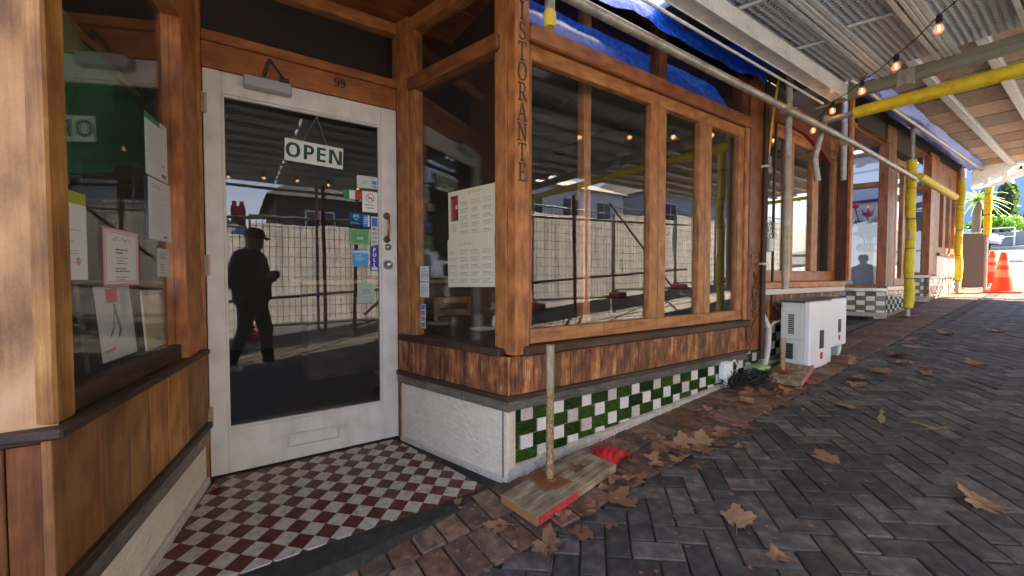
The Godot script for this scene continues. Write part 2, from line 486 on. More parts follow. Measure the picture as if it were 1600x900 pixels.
func print_card(w: int, h: int, bg: Color) -> Image:
	var i := Image.create(w, h, false, Image.FORMAT_RGB8)
	i.fill(bg)
	return i
func scribble(i: Image, x: int, y: int, w: int, rows: int, lead: int, col: Color, r: RandomNumberGenerator, thick := 1):
	for k in rows:
		var px := x
		var stop := x + int(w * r.randf_range(0.55, 1.0))
		while px < stop:
			var l := r.randi_range(2, 7)
			i.fill_rect(Rect2i(px, y + k * lead, mini(l, stop - px), thick), col)
			px += l + r.randi_range(1, 2)
func flourish(i: Image, x: int, y: int, w: int, amp: float, col: Color):
	for k in w * 3:
		var t := k / 3.0
		var yy := y + amp * sin(t * 0.55) * (0.4 + 0.6 * sin(t * 0.13)) + amp * 0.6 * sin(t * 0.21)
		i.fill_rect(Rect2i(x + int(t), int(yy), 2, 1), col)
func card(parent: Node, called: String, i: Image, xf: Transform3D, w: float, h: float, th := 0.0012) -> MeshInstance3D:
	# a sheet of paper with a printed face: box whose front face carries the print
	var k := MB.new()
	var s := V(w / 2, h / 2, th / 2)
	k.poly([V(-s.x, -s.y, s.z), V(s.x, -s.y, s.z), V(s.x, s.y, s.z), V(-s.x, s.y, s.z)], Vector3.BACK)
	k.u = PackedVector2Array([Vector2(0, 1), Vector2(1, 1), Vector2(1, 0), Vector2(0, 0)])
	for f in [[Vector3.FORWARD, [V(-s.x, -s.y, -s.z), V(s.x, -s.y, -s.z), V(s.x, s.y, -s.z), V(-s.x, s.y, -s.z)]], [Vector3.UP, [V(-s.x, s.y, -s.z), V(s.x, s.y, -s.z), V(s.x, s.y, s.z), V(-s.x, s.y, s.z)]], [Vector3.DOWN, [V(-s.x, -s.y, -s.z), V(s.x, -s.y, -s.z), V(s.x, -s.y, s.z), V(-s.x, -s.y, s.z)]], [Vector3.RIGHT, [V(s.x, -s.y, -s.z), V(s.x, s.y, -s.z), V(s.x, s.y, s.z), V(s.x, -s.y, s.z)]], [Vector3.LEFT, [V(-s.x, -s.y, -s.z), V(-s.x, s.y, -s.z), V(-s.x, s.y, s.z), V(-s.x, -s.y, s.z)]]]:
		k.poly(f[1], f[0])
		for q in 4: k.u.append(Vector2(0.01, 0.01))
	var m := StandardMaterial3D.new()
	m.albedo_texture = ImageTexture.create_from_image(i)
	m.roughness = 0.7
	var o := put(parent, called, k.mesh(), m)
	o.transform = xf
	return o
func letters(parent: Node, called: String, txt: String, xf: Transform3D, height: float, m: Material, font := "Droid Sans", depth := 0.002, squeeze := 1.0, bold := false) -> MeshInstance3D:
	var t := TextMesh.new()
	t.text = txt
	var f := SystemFont.new()
	f.font_names = PackedStringArray([font])
	if bold: f.font_weight = 700
	t.font = f
	t.font_size = 32
	t.pixel_size = height / 23.0
	t.depth = depth
	t.curve_step = 1.0
	var o := put(parent, called, t, m)
	o.transform = xf * Transform3D(Basis.from_scale(V(squeeze, 1, 1)), Vector3.ZERO)
	return o

func frame_at(parent: Node, called: String, o: Vector3, d: Vector2) -> Node3D:
	var n := part(parent, called)
	d = d.normalized()
	n.transform = Transform3D(Basis(V(d.x, 0, d.y), Vector3.UP, V(-d.y, 0, d.x)), o)
	return n

func boards(parent: Node, x0: float, x1: float, y0: float, y1: float, zf: float, w: float, base: String, sd: int):
	# upright boards butted with small V joints, each slightly different in depth and tone
	var r := RandomNumberGenerator.new()
	r.seed = sd
	var x := x0
	var i := 0
	while x < x1 - 0.01:
		var e := minf(x1, x + w * r.randf_range(0.8, 1.25))
		if x1 - e < 0.02: e = x1
		var k := r.randf_range(0.78, 1.18)
		var m := shifted(M[base], V(r.randf() * 7.0, r.randf() * 5.0, r.randf()), Color(k, k * r.randf_range(0.94, 1.0), k * r.randf_range(0.9, 1.0)))
		var o := bx(parent, "board", V(x + 0.0012, y0, zf - 0.02), V(e - 0.0012, y1, zf + r.randf_range(-0.0015, 0.0015)), m, 0.0022)
		x = e
		i += 1

func wall_tiles(parent: Node, x0: float, x1: float, ytop: float, bottom: Callable, zf: float, rows: int, tilt: float, sd: int, per := 0.2145, wh := 0.08, rh := 0.0715, ph := 0.038):
	# checker of small white and wide green glazed tiles, rows falling off where the plinth rises
	var r := RandomNumberGenerator.new()
	r.seed = sd
	for row in rows:
		var x := x0
		var yt := ytop - row * rh
		# where the first white tile of this row begins
		var w0 := x0 + (ph if row % 2 == 0 else ph + per * 0.5)
		var spans := []
		var q := w0
		if row % 2 == 1: spans.append([x0, w0, false])
		else: spans.append([x0, w0, false])
		while q < x1:
			spans.append([q, q + wh, true])
			spans.append([q + wh, q + per, false])
			q += per
		for s in spans:
			var a: float = maxf(s[0], x0)
			var b: float = minf(s[1], x1)
			if b - a < 0.008: continue
			if r.randf() < 0.25 and b < x1 - 0.02: b -= r.randf_range(0.0, 0.012)
			var mid := (a + b) * 0.5
			var dy := tilt * (mid - x0) + r.randf_range(-0.0035, 0.0035)
			var top := yt + dy
			var bot := maxf(top - rh, bottom.call(mid))
			if top - bot < 0.006: continue
			var m: Material
			if s[2]: m = M.glaze if r.randf() < 0.7 else M.glaze2
			else: m = M.greens[r.randi() % 4]
			var o := bx(parent, "tile", V(-(b - a) * 0.5 + 0.0013, -(top - bot) * 0.5 + 0.0013, -0.008), V((b - a) * 0.5 - 0.0013, (top - bot) * 0.5 - 0.0013, r.randf_range(-0.0006, 0.0012)), m, 0.0015)
			o.position = V(mid, (top + bot) * 0.5, zf)
			o.rotation = V(r.randf_range(-0.012, 0.012), r.randf_range(-0.012, 0.012), r.randf_range(-0.018, 0.018))

func shopfront():
	var s := thing("shopfront", "timber restaurant shopfront with recessed white door numbered 99 and green checker tiles", "shopfront")
	# ---------- door plane ----------
	var dz := -2.575
	var dw := part(s, "doorway")
	bx(dw, "jamb", V(-0.2, -0.02, dz - 0.09), V(-0.126, 2.62, dz + 0.012), M.frame_v)
	bx(dw, "jamb", V(0.861, -0.02, dz - 0.09), V(0.94, 2.62, dz + 0.012), M.frame_v)
	bx(dw, "head_panel", V(-0.126, 2.085, dz - 0.05), V(0.861, 2.215, dz - 0.006), M.header_u, 0.004)
	bx(dw, "transom_rail", V(-0.126, 2.2152, dz - 0.06), V(0.861, 2.266, dz + 0.01), M.header_u, 0.006)
	bx(dw, "top_rail", V(-0.126, 2.545, dz - 0.06), V(0.861, 2.615, dz + 0.01), M.frame_u, 0.006)
	glass_pane(dw, V(-0.126, 2.266, dz - 0.03), V(0.861, 2.545, dz - 0.025))
	bx(dw, "threshold", V(-0.126, -0.03, dz - 0.09), V(0.861, -0.003, dz + 0.0), M.sill_u)
	letters(dw, "house_number", "99", Transform3D(Basis(), V(0.525, 2.163, dz - 0.004)), 0.045, plain("1d1512", 0.6), "Droid Serif", 0.006, 0.95, true)
	# ---------- the white door ----------
	var d := part(s, "door")
	bx(d, "stile", V(-0.122, 0.006, dz - 0.045), V(-0.046, 2.078, dz), M.white, 0.003)
	bx(d, "stile", V(0.757, 0.006, dz - 0.045), V(0.856, 2.078, dz), M.white, 0.003)
	bx(d, "rail", V(-0.046, 1.967, dz - 0.045), V(0.757, 2.078, dz - 0.0012), M.white, 0.003)
	bx(d, "rail", V(-0.046, 0.006, dz - 0.045), V(0.757, 0.236, dz - 0.0012), M.white, 0.003)
	for q in [[V(-0.046, 1.955, 0), V(0.757, 1.967, 0)], [V(-0.046, 0.236, 0), V(0.757, 0.248, 0)], [V(-0.046, 0.248, 0), V(-0.034, 1.955, 0)], [V(0.745, 0.248, 0), V(0.757, 1.955, 0)]]:
		bx(d, "glazing_bead", q[0] + V(0, 0, dz - 0.03), q[1] + V(0, 0, dz - 0.008), M.white, 0.003)
	glass_pane(d, V(-0.04, 0.24, dz - 0.03), V(0.751, 1.961, dz - 0.024))
	for y in [1.9, 1.09, 0.318]:
		var hg := MB.new()
		for k in 4: hg.tube([V(-0.125, y - 0.05 + k * 0.026, dz + 0.008), V(-0.125, y - 0.027 + k * 0.026, dz + 0.008)], 0.0085, 8)
		hg.box(V(-0.121, y - 0.05, dz), V(-0.106, y + 0.053, dz + 0.003), 0.001)
		put(d, "hinge", hg.mesh(), plain("a08a76", 0.5, 0.4))
	# letter slot
	var ls := MB.new()
	ls.box(V(0.238, 0.0865, dz - 0.004), V(0.488, 0.1425, dz + 0.003), 0.003)
	var slot := put(d, "letter_slot", ls.mesh(), M.white)
	for q in [[V(0.228, 0.145, 0), V(0.498, 0.152, 0)], [V(0.228, 0.077, 0), V(0.498, 0.084, 0)], [V(0.228, 0.084, 0), V(0.236, 0.145, 0)], [V(0.49, 0.084, 0), V(0.498, 0.145, 0)]]:
		bx(slot, "trim", q[0] + V(0, 0, dz - 0.003), q[1] + V(0, 0, dz + 0.013), M.white, 0.002)
	# pull handle, key lock, knob
	var hm := MB.new()
	hm.tube([V(0.79, 1.41, dz), V(0.79, 1.41, dz + 0.022), V(0.79, 1.395, dz + 0.04), V(0.79, 1.34, dz + 0.046), V(0.79, 1.29, dz + 0.04), V(0.79, 1.268, dz + 0.022), V(0.79, 1.268, dz)], [0.009, 0.008, 0.008, 0.009, 0.008, 0.008, 0.009], 10)
	put(d, "pull_handle", hm.mesh(), M.brass)
	for y in [1.412, 1.266]:
		var rm := MB.new()
		rm.lathe(V(0, 0, 0), [[0.0, 0.008], [0.016, 0.007], [0.022, 0.003], [0.022, 0.0]], 16)
		var ro := put(d, "handle_rose", rm.mesh(), plain("5a5136", 0.5, 0.6))
		ro.transform = Transform3D(Basis(Vector3.RIGHT, PI / 2), V(0.79, y, dz))
	for q in [[1.218, 0.021, 0.012], [1.108, 0.03, 0.03]]:
		var lm := MB.new()
		lm.lathe(Vector3.ZERO, [[q[1], 0.0], [q[1], 0.005], [q[1] * 0.7, 0.009], [q[1] * 0.62, q[2]], [q[1] * 0.4, q[2] + 0.006], [0.0, q[2] + 0.007]], 20)
		var lo := put(d, "lock" if q[0] > 1.2 else "knob", lm.mesh(), M.steel)
		lo.transform = Transform3D(Basis(Vector3.RIGHT, PI / 2), V(0.797, q[0], dz))
	# closer
	var cl := put(d, "closer", (func():
		var k := MB.new()
		k.box(V(0.05, 2.012, dz + 0.001), V(0.268, 2.072, dz + 0.055), 0.006)
		return k.mesh()).call(), plain("a9a8aa", 0.32, 0.3))
	tb(cl, "arm", [V(0.13, 2.072, dz + 0.03), V(0.14, 2.09, dz + 0.03), V(0.165, 2.155, dz + 0.09)], 0.009, plain("4a453f", 0.5, 0.6), 8)
	tb(cl, "arm", [V(0.165, 2.157, dz + 0.09), V(0.235, 2.105, dz + 0.01)], 0.007, plain("4a453f", 0.5, 0.6), 8)
	bx(cl, "bracket", V(0.215, 2.09, dz - 0.006), V(0.262, 2.115, dz + 0.012), plain("4a453f", 0.5, 0.6))

	# ---------- right side bay (splayed glass with menu) ----------
	var R := frame_at(s, "side_bay", V(0.87, 0, -2.575), Vector2(0.255, 0.875))
	bx(R, "post", V(0.02, -0.02, -0.1), V(0.115, 2.62, 0.012), M.frame_vl)
	bx(R, "stile", V(0.115, 0.66, -0.06), V(0.17, 2.56, 0.002), shifted(M.frame_vl, V(0.4, 0.1, 0)))
	bx(R, "stile", V(0.84, 0.66, -0.06), V(0.9, 2.56, 0.0), shifted(M.frame_vl, V(0.7, 0.1, 0)))
	bx(R, "transom_rail", V(0.112, 2.165, -0.06), V(0.855, 2.248, 0.02), shifted(M.frame_ul, V(0.7, 0.1, 0), Color(0.8, 0.74, 0.72)), 0.008)
	bx(R, "top_rail", V(0.112, 2.52, -0.06), V(0.9, 2.6, 0.012), M.frame_ul)
	glass_pane(R, V(0.17, 0.67, -0.035), V(0.84, 2.165, -0.03), false, true)
	glass_pane(R, V(0.17, 2.248, -0.035), V(0.84, 2.52, -0.03), false)
	bx(R, "sill", V(0.03, 0.634, -0.09), V(0.885, 0.672, 0.042), M.sill_ul, 0.006)
	boards(R, 0.02, 0.93, 0.44, 0.634, 0.024, 0.068, "clad_vl", 5)
	bx(R, "ledge", V(0.01, 0.414, -0.06), V(0.938, 0.441, 0.04), M.sill_ul, 0.004)
	var sr := part(R, "metal_strip")
	bx(sr, "strip_piece", V(0.01, 0.362, -0.03), V(0.3, 0.4135, 0.03), M.strip_dull, 0.002)
	bx(sr, "strip_piece", V(0.3, 0.362, -0.03), V(0.62, 0.4135, 0.0305), shifted(M.strip, V(0.3, 0, 0)), 0.002)
	bx(sr, "strip_piece", V(0.62, 0.362, -0.03), V(0.938, 0.4135, 0.03), M.strip_dull, 0.002)
	bx(R, "plaster_base", V(0.03, -0.06, -0.045), V(0.925, 0.362, 0.018), M.plaster, 0.006)
	bx(R, "skirting", V(0.035, -0.06, 0.0), V(0.93, 0.022, 0.032), M.plinth, 0.014)

	# ---------- left side bay ----------
	var L := frame_at(s, "side_bay", V(-0.142, 0, -2.572), Vector2(0.2035, -0.979))
	bx(L, "post", V(-0.13, -0.02, -0.1), V(0.0, 2.62, 0.0), M.frame_vl)
	bx(L, "stile", V(-0.25, 0.66, -0.06), V(-0.13, 2.56, 0.012), shifted(M.frame_vl, V(0.3, 0.2, 0), Color(1.05, 0.98, 0.95)))
	bx(L, "transom_rail", V(-1.08, 2.17, -0.06), V(-0.24, 2.25, 0.018), M.frame_ul, 0.008)
	bx(L, "top_rail", V(-1.15, 2.52, -0.06), V(-0.13, 2.6, 0.01), M.frame_ul)
	glass_pane(L, V(-1.08, 0.72, -0.035), V(-0.25, 2.17, -0.03), false)
	glass_pane(L, V(-1.08, 2.25, -0.035), V(-0.25, 2.52, -0.03), false)
	bx(L, "bottom_rail", V(-1.08, 0.672, -0.06), V(-0.25, 0.735, -0.012), M.sill_ul, 0.004)
	bx(L, "sill", V(-1.19, 0.648, -0.09), V(-0.02, 0.672, 0.036), M.sill_ul, 0.006)
	bx(L, "post", V(-1.15, 0.674, -0.1), V(-1.07, 2.75, 0.008), shifted(M.panel_vl, V(0.2, 0.3, 0)), 0.006)
	boards(L, -1.19, -0.01, 0.3, 0.648, 0.016, 0.17, "panel_vl", 9)
	bx(L, "ledge", V(-1.2, 0.268, -0.06), V(-0.005, 0.301, 0.035), M.sill_ul, 0.004)
	bx(L, "metal_strip", V(-1.2, 0.203, -0.03), V(-0.005, 0.2675, 0.025), M.strip_dull, 0.002)
	bx(L, "plaster_base", V(-1.19, -0.25, -0.12), V(-0.03, 0.203, 0.012), M.plaster, 0.006)
	bx(L, "skirting", V(-1.19, -0.25, 0.0), V(-0.035, 0.03, 0.03), M.plinth, 0.014)

	# ---------- front left return: pale post and red panel ----------
	var fl := part(s, "front_return")
	var k := MB.new()
	k.prism(PackedVector2Array([Vector2(-0.368, -1.452), Vector2(-0.41, -1.6), Vector2(-0.56, -1.6), Vector2(-0.56, -1.452)]), 0.655, 2.8)
	put(fl, "pale_post", k.mesh(), M.pale_v)
	bx(fl, "sill", V(-2.6, 0.636, -1.52), V(-0.366, 0.655, -1.434), M.sill_u, 0.005)
	boards(fl, -2.6, -0.366, 0.23, 0.636, -1.437, 0.3, "panel_v", 13)
	for b in fl.get_children():
		if String(b.name).begins_with("board"): (b.material_override as StandardMaterial3D).albedo_color = Color(0.74, 0.6, 0.56)
	bx(fl, "ledge", V(-2.6, 0.2, -1.5), V(-0.37, 0.229, -1.42), M.sill_u, 0.004)
	bx(fl, "metal_strip", V(-2.6, 0.14, -1.48), V(-0.372, 0.1995, -1.428), M.strip, 0.002)
	bx(fl, "base", V(-2.6, -0.5, -1.6), V(-0.375, 0.1395, -1.44), M.plinth, 0.004)
	glass_pane(fl, V(-2.5, 0.654, -1.5), V(-0.56, 2.6, -1.495))
	bx(fl, "head", V(-2.6, 2.6, -1.55), V(-0.4, 2.75, -1.44), M.frame_u)

	# ---------- corner post with upright lettering ----------
	k = MB.new()
	k.prism(PackedVector2Array([Vector2(1.145, -1.672), Vector2(1.23, -1.672), Vector2(1.23, -1.8), Vector2(1.109, -1.8)]), 0.641, 2.75)
	var cp := put(s, "corner_post", k.mesh(), shifted(M.frame_v, V(0.15, 0.33, 0), Color(1.06, 1.02, 0.98)))
	var txt := "RISTORANTE"
	var inkm := plain("2a2a20", 0.7)
	for i in txt.length():
		letters(cp, "letter", txt[i], Transform3D(Basis(), V(1.189, 1.55 + (9 - i) * 0.0985, -1.6715)), 0.086, inkm, "Droid Serif", 0.003, 0.72)

	# ---------- front window with folding sashes ----------
	var fw := part(s, "front_window")
	var zf := -1.69
	bx(fw, "head_rail", V(1.23, 2.212, -1.79), V(3.42, 2.3, -1.662), shifted(M.frame_u, V(0.2, 0.5, 0), Color(0.86, 0.78, 0.74)), 0.008)
	bx(fw, "jamb", V(3.365, 0.682, -1.79), V(3.42, 2.212, -1.675), M.frame_v, 0.005)
	bx(fw, "jamb", V(1.2302, 0.682, -1.79), V(1.25, 2.212, -1.69), M.frame_v, 0.003)
	for q in [[1.2502, 2.288], [2.292, 2.824], [2.828, 3.3648]]:
		var sash := part(fw, "sash")
		var wv: float = 0.078 if q[0] > 1.3 else 0.06
		bx(sash, "top_rail", V(q[0], 2.132, zf - 0.045), V(q[1], 2.209, zf), shifted(M.frame_u, V(q[0], 0.2, 0)), 0.004)
		bx(sash, "bottom_rail", V(q[0], 0.686, zf - 0.045), V(q[1], 0.762, zf), shifted(M.frame_u, V(q[0] * 2.0, 0.8, 0)), 0.004)
		bx(sash, "stile", V(q[0], 0.762, zf - 0.045), V(q[0] + (0.012 if q[0] < 1.3 else wv), 2.132, zf - 0.0008), shifted(M.frame_v, V(q[0], 0.2, 0)), 0.004)
		bx(sash, "stile", V(q[1] - (0.082 if q[0] < 1.3 else 0.075), 0.762, zf - 0.045), V(q[1], 2.132, zf - 0.0008), shifted(M.frame_v, V(q[1] * 3.0, 0.6, 0)), 0.004)
		glass_pane(sash, V(q[0] + 0.01, 0.755, zf - 0.03), V(q[1] - 0.06, 2.14, zf - 0.025))
	bx(fw, "sash_joint_cover", V(1.79, 0.69, zf - 0.002), V(1.803, 0.76, zf + 0.003), M.frame_v, 0.001)
	bx(fw, "sill", V(1.2, 0.633, -1.8), V(3.44, 0.681, -1.648), M.sill_u, 0.008)
	# transom lights over it, blue tarpaulin hung behind the glass
	bx(fw, "transom_mullion", V(2.292, 2.3, -1.78), V(2.365, 2.66, -1.69), shifted(M.frame_v, V(0.9, 0.2, 0), Color(0.6, 0.5, 0.5)))
	bx(fw, "transom_jamb", V(3.34, 2.3, -1.78), V(3.42, 2.66, -1.69), shifted(M.frame_v, V(0.4, 0.2, 0), Color(0.6, 0.5, 0.5)))
	glass_pane(fw, V(1.23, 2.3, -1.74), V(2.292, 2.66, -1.735), false)
	glass_pane(fw, V(2.365, 2.3, -1.74), V(3.34, 2.66, -1.735), false)
	bx(fw, "transom_head", V(1.23, 2.66, -1.8), V(3.42, 2.78, -1.69), M.sill_u)
	boards(s, 1.13, 3.43, 0.436, 0.633, -1.688, 0.068, "clad_v", 3)
	bx(s, "ledge", V(1.125, 0.412, -1.76), V(3.45, 0.437, -1.668), M.sill_u, 0.004)
	var st := part(s, "metal_strip")
	bx(st, "strip_piece", V(1.118, 0.36, -1.74), V(1.62, 0.4115, -1.68), shifted(M.strip, V(0.1, 0.2, 0)), 0.002)
	bx(st, "strip_piece", V(1.62, 0.36, -1.74), V(3.45, 0.4115, -1.6805), M.strip, 0.002)
	# tiled base on a rising plinth
	bx(s, "tile_bed", V(1.1, -0.05, -1.85), V(3.45, 0.36, -1.708), M.grout, 0.0)
	bx(s, "corner_bead", V(1.118, 0.04, -1.72), V(1.163, 0.36, -1.699), M.glaze, 0.003)
	var pl := MB.new()
	var ptop := func(x: float) -> float: return 0.072 + 0.068 * (x - 1.15)
	for seg in 8:
		var xa := 1.112 + seg * 0.2928
		var xb := xa + 0.2928
		pl.auto([V(xa, -0.1, -1.68), V(xb, -0.1, -1.68), V(xb, ptop.call(xb) - 0.006, -1.684), V(xa, ptop.call(xa) - 0.006, -1.684)], V(xa, 0, -1.8))
		pl.auto([V(xa, ptop.call(xa) - 0.006, -1.684), V(xb, ptop.call(xb) - 0.006, -1.684), V(xb, ptop.call(xb), -1.71), V(xa, ptop.call(xa), -1.71)], V(xa, -1, -1.72))
	pl.auto([V(1.112, -0.1, -1.68), V(1.112, 0.066, -1.684), V(1.112, 0.066, -1.75), V(1.112, -0.1, -1.75)], V(2, 0, -1.7))
	put(s, "plinth", pl.mesh(), M.plinth)
	wall_tiles(s, 1.165, 3.44, 0.358, ptop, -1.702, 4, 0.0, 7)

	# ---------- soffit over the entry, upper wall, room behind ----------
	var so := part(s, "soffit")
	var zz := -2.6
	while zz < -1.45:
		bx(so, "board", V(-0.9, 2.618, zz), V(1.25, 2.64, minf(zz + 0.118, -1.42)), shifted(M.header_u, V(zz * 3.0, 0, zz), Color(0.85, 0.8, 0.75)), 0.003)
		zz += 0.12
	bx(s, "entry_beam", V(-0.9, 2.62, -1.6), V(1.23, 2.95, -1.46), M.frame_u)
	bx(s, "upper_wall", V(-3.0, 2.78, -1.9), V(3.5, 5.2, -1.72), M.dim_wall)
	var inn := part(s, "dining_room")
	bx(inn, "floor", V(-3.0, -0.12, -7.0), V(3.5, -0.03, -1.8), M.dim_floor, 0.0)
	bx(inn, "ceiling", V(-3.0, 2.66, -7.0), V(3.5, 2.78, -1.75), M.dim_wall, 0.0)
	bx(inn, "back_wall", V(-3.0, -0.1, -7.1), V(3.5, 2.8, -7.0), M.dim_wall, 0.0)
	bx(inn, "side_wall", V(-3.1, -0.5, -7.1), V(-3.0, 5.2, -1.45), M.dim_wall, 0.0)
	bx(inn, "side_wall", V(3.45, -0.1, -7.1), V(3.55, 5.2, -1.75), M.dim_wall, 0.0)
	bx(inn, "timber_prop", V(1.77, -0.03, -1.9), V(1.83, 2.66, -1.84), M.frame_v, 0.004)
	# counter and panelling at the back of the room
	bx(inn, "counter", V(0.6, -0.03, -5.2), V(2.9, 0.95, -4.6), M.sill_u)
	bx(inn, "counter_top", V(0.55, 0.95, -5.25), V(2.95, 0.99, -4.55), M.panel_u)
	rebase(s, V(1.1, 0, -1.71))

# ---------- ground ----------
func seen(p: Vector3) -> Vector2:
	# where a point falls in a 1600 x 900 picture from the camera's place (only to pick which pieces are built singly)
	var c: Camera3D = get_node("Camera")
	var q := c.transform.affine_inverse() * p
	if q.z > -0.2: return Vector2(-9999, -9999)
	return Vector2(800 + 640 * q.x / -q.z, 450 - 640 * q.y / -q.z)

func pavement():
	var g := setting("pavement", "dark grey clay pavers laid in herringbone on the sloping footpath")
	# bed of jointing sand
	var rows := []
	for i in 9:
		var r := []
		for j in 41:
			var x := -4.0 + j * 0.48
			r.append(V(x, gy(x) - 0.0105, -1.9 + i * 0.75))
		rows.append(r)
	var k := MB.new()
	k.sheet(rows)
	put(g, "joint_sand", k.mesh(), M.sand)
	var W := 0.094
	var e1 := Vector2(0.70711, 0.70711)
	var e2 := Vector2(-0.70711, 0.70711)
	var o := Vector2(1.7745, -0.7625)
	var area := PackedVector2Array([Vector2(-3.0, -1.2525), Vector2(12.6, -1.2525), Vector2(12.6, 4.0), Vector2(-3.0, 4.0)])
	var list := []
	var gap := 0.0032
	for i in range(-110, 160):
		for j in range(-110, 110):
			var m := posmod(i + j, 4)
			if m != 0 and m != 2: continue
			var a0 := o + e1 * (i * W) + e2 * (j * W)
			var la := 2.0 if m == 0 else 1.0
			var lb := 1.0 if m == 0 else 2.0
			var ctr := a0 + e1 * (la * W * 0.5) + e2 * (lb * W * 0.5)
			if ctr.x < -2.9 or ctr.x > 12.5 or ctr.y < -1.4 or ctr.y > 3.9: continue
			var P := PackedVector2Array([a0 + e1 * gap + e2 * gap, a0 + e1 * (la * W - gap) + e2 * gap, a0 + e1 * (la * W - gap) + e2 * (lb * W - gap), a0 + e1 * gap + e2 * (lb * W - gap)])
			var inside := true
			for q in P:
				if q.y < -1.2525: inside = false
			if not inside:
				var cut := Geometry2D.intersect_polygons(P, area)
				if cut.size() != 1: continue
				P = cut[0]
				var ar := 0.0
				for t in P.size(): ar += P[t].cross(P[(t + 1) % P.size()])
				if absf(ar) < 0.0012: continue
			var px := seen(V(ctr.x, gy(ctr.x), ctr.y))
			var vis := px.x > -20 and px.x < 1630 and px.y > 300 and px.y < 930
			list.append({"c": ctr, "p": P, "h": m == 0, "cut": not inside, "d": ctr.length() + (0.0 if vis else 100.0)})
	list.sort_custom(func(a, b): return a.d < b.d)
	var r := RandomNumberGenerator.new()
	r.seed = 77
	var full := MB.new()
	full.box(V(-W + gap, -0.05, -W * 0.5 + gap), V(W - gap, 0.0, W * 0.5 - gap), 0.0035)
	var fm := full.mesh()
	var far := []
	var single := 0
	for q in list:
		var tilt := Basis(Vector3.BACK, atan(gslope(q.c.x)) + r.randf_range(-0.014, 0.014)) * Basis(Vector3.RIGHT, r.randf_range(-0.014, 0.014))
		var at := V(q.c.x, gy(q.c.x) + r.randf_range(-0.0025, 0.002), q.c.y)
		var turn := Basis(Vector3.UP, -PI / 4 if q.h else -PI * 3 / 4)
		if q.cut or single < 295 and q.d < 100.0:
			if single >= 295: 
				far.append([q, null])
				continue
			single += 1
			var mesh: Mesh = fm
			if q.cut:
				var c := MB.new()
				var P := PackedVector2Array()
				for t in q.p: P.append(t - q.c)
				c.prism(P, -0.05, 0.0, 0.0035)
				mesh = c.mesh()
				turn = Basis()
			var n := put(g, "paver", mesh, M.pavers[r.randi() % 5])
			n.transform = Transform3D(tilt * turn, at)
		else:
			far.append([q, Transform3D(tilt * turn, at)])
	var mm := MultiMesh.new()
	mm.transform_format = MultiMesh.TRANSFORM_3D
	mm.use_colors = true
	mm.mesh = fm
	var whole := []
	var bits := MB.new()
	for f in far:
		if f[1] == null or f[0].cut:
			var P := PackedVector2Array()
			for t in f[0].p: P.append(t)
			var y := gy(f[0].c.x)
			bits.prism(P, y - 0.05, y, 0.003)
		else: whole.append(f[1])
	mm.instance_count = whole.size()
	for i in whole.size():
		mm.set_instance_transform(i, whole[i])
		var b := r.randf_range(0.82, 1.15)
		mm.set_instance_color(i, Color(b, b * 0.985, b * 0.97))
	var mi := MultiMeshInstance3D.new()
	mi.name = "distant_pavers"
	mi.multimesh = mm
	mi.material_override = M.paver_far
	g.add_child(mi)
	mi.set_meta("kind", "stuff")
	if bits.v.size() > 0: put(g, "cut_pavers", bits.mesh(), M.pavers[1]).set_meta("kind", "stuff")
	# brown soldier courses along the shops
	var b := setting("brick_edging", "two courses of brown brick along the foot of the shopfronts")
	var w := 0.1085
	var bm := MB.new()
	bm.box(V(-w * 0.5 + 0.003, -0.06, -0.1095), V(w * 0.5 - 0.003, 0.0, 0.1095), 0.006)
	var bmesh := bm.mesh()
	var rest := []
	for row in 2:
		for i in range(-14, 104):
			var x := 0.93 + i * w + r.randf_range(-0.0015, 0.0015) + row * 0.03
			var z := -1.3655 - row * 0.2245 + 0.0
			var t := Transform3D(Basis(Vector3.BACK, atan(gslope(x)) + r.randf_range(-0.012, 0.012)) * Basis(Vector3.UP, r.randf_range(-0.012, 0.012)), V(x, gy(x) + r.randf_range(-0.003, 0.003), z + r.randf_range(-0.002, 0.002)))
			if x < 8.5:
				var n := put(b, "brick", bmesh, M.bricks[r.randi() % 4])
				n.transform = t
			else: rest.append(t)
	var m2 := MultiMesh.new()
	m2.transform_format = MultiMesh.TRANSFORM_3D
	m2.mesh = bmesh
	m2.instance_count = rest.size()
	for i in rest.size(): m2.set_instance_transform(i, rest[i])
	var mi2 := MultiMeshInstance3D.new()
	mi2.name = "distant_bricks"
	mi2.multimesh = m2
	mi2.material_override = M.bricks[0]
	b.add_child(mi2)
	mi2.set_meta("kind", "stuff")

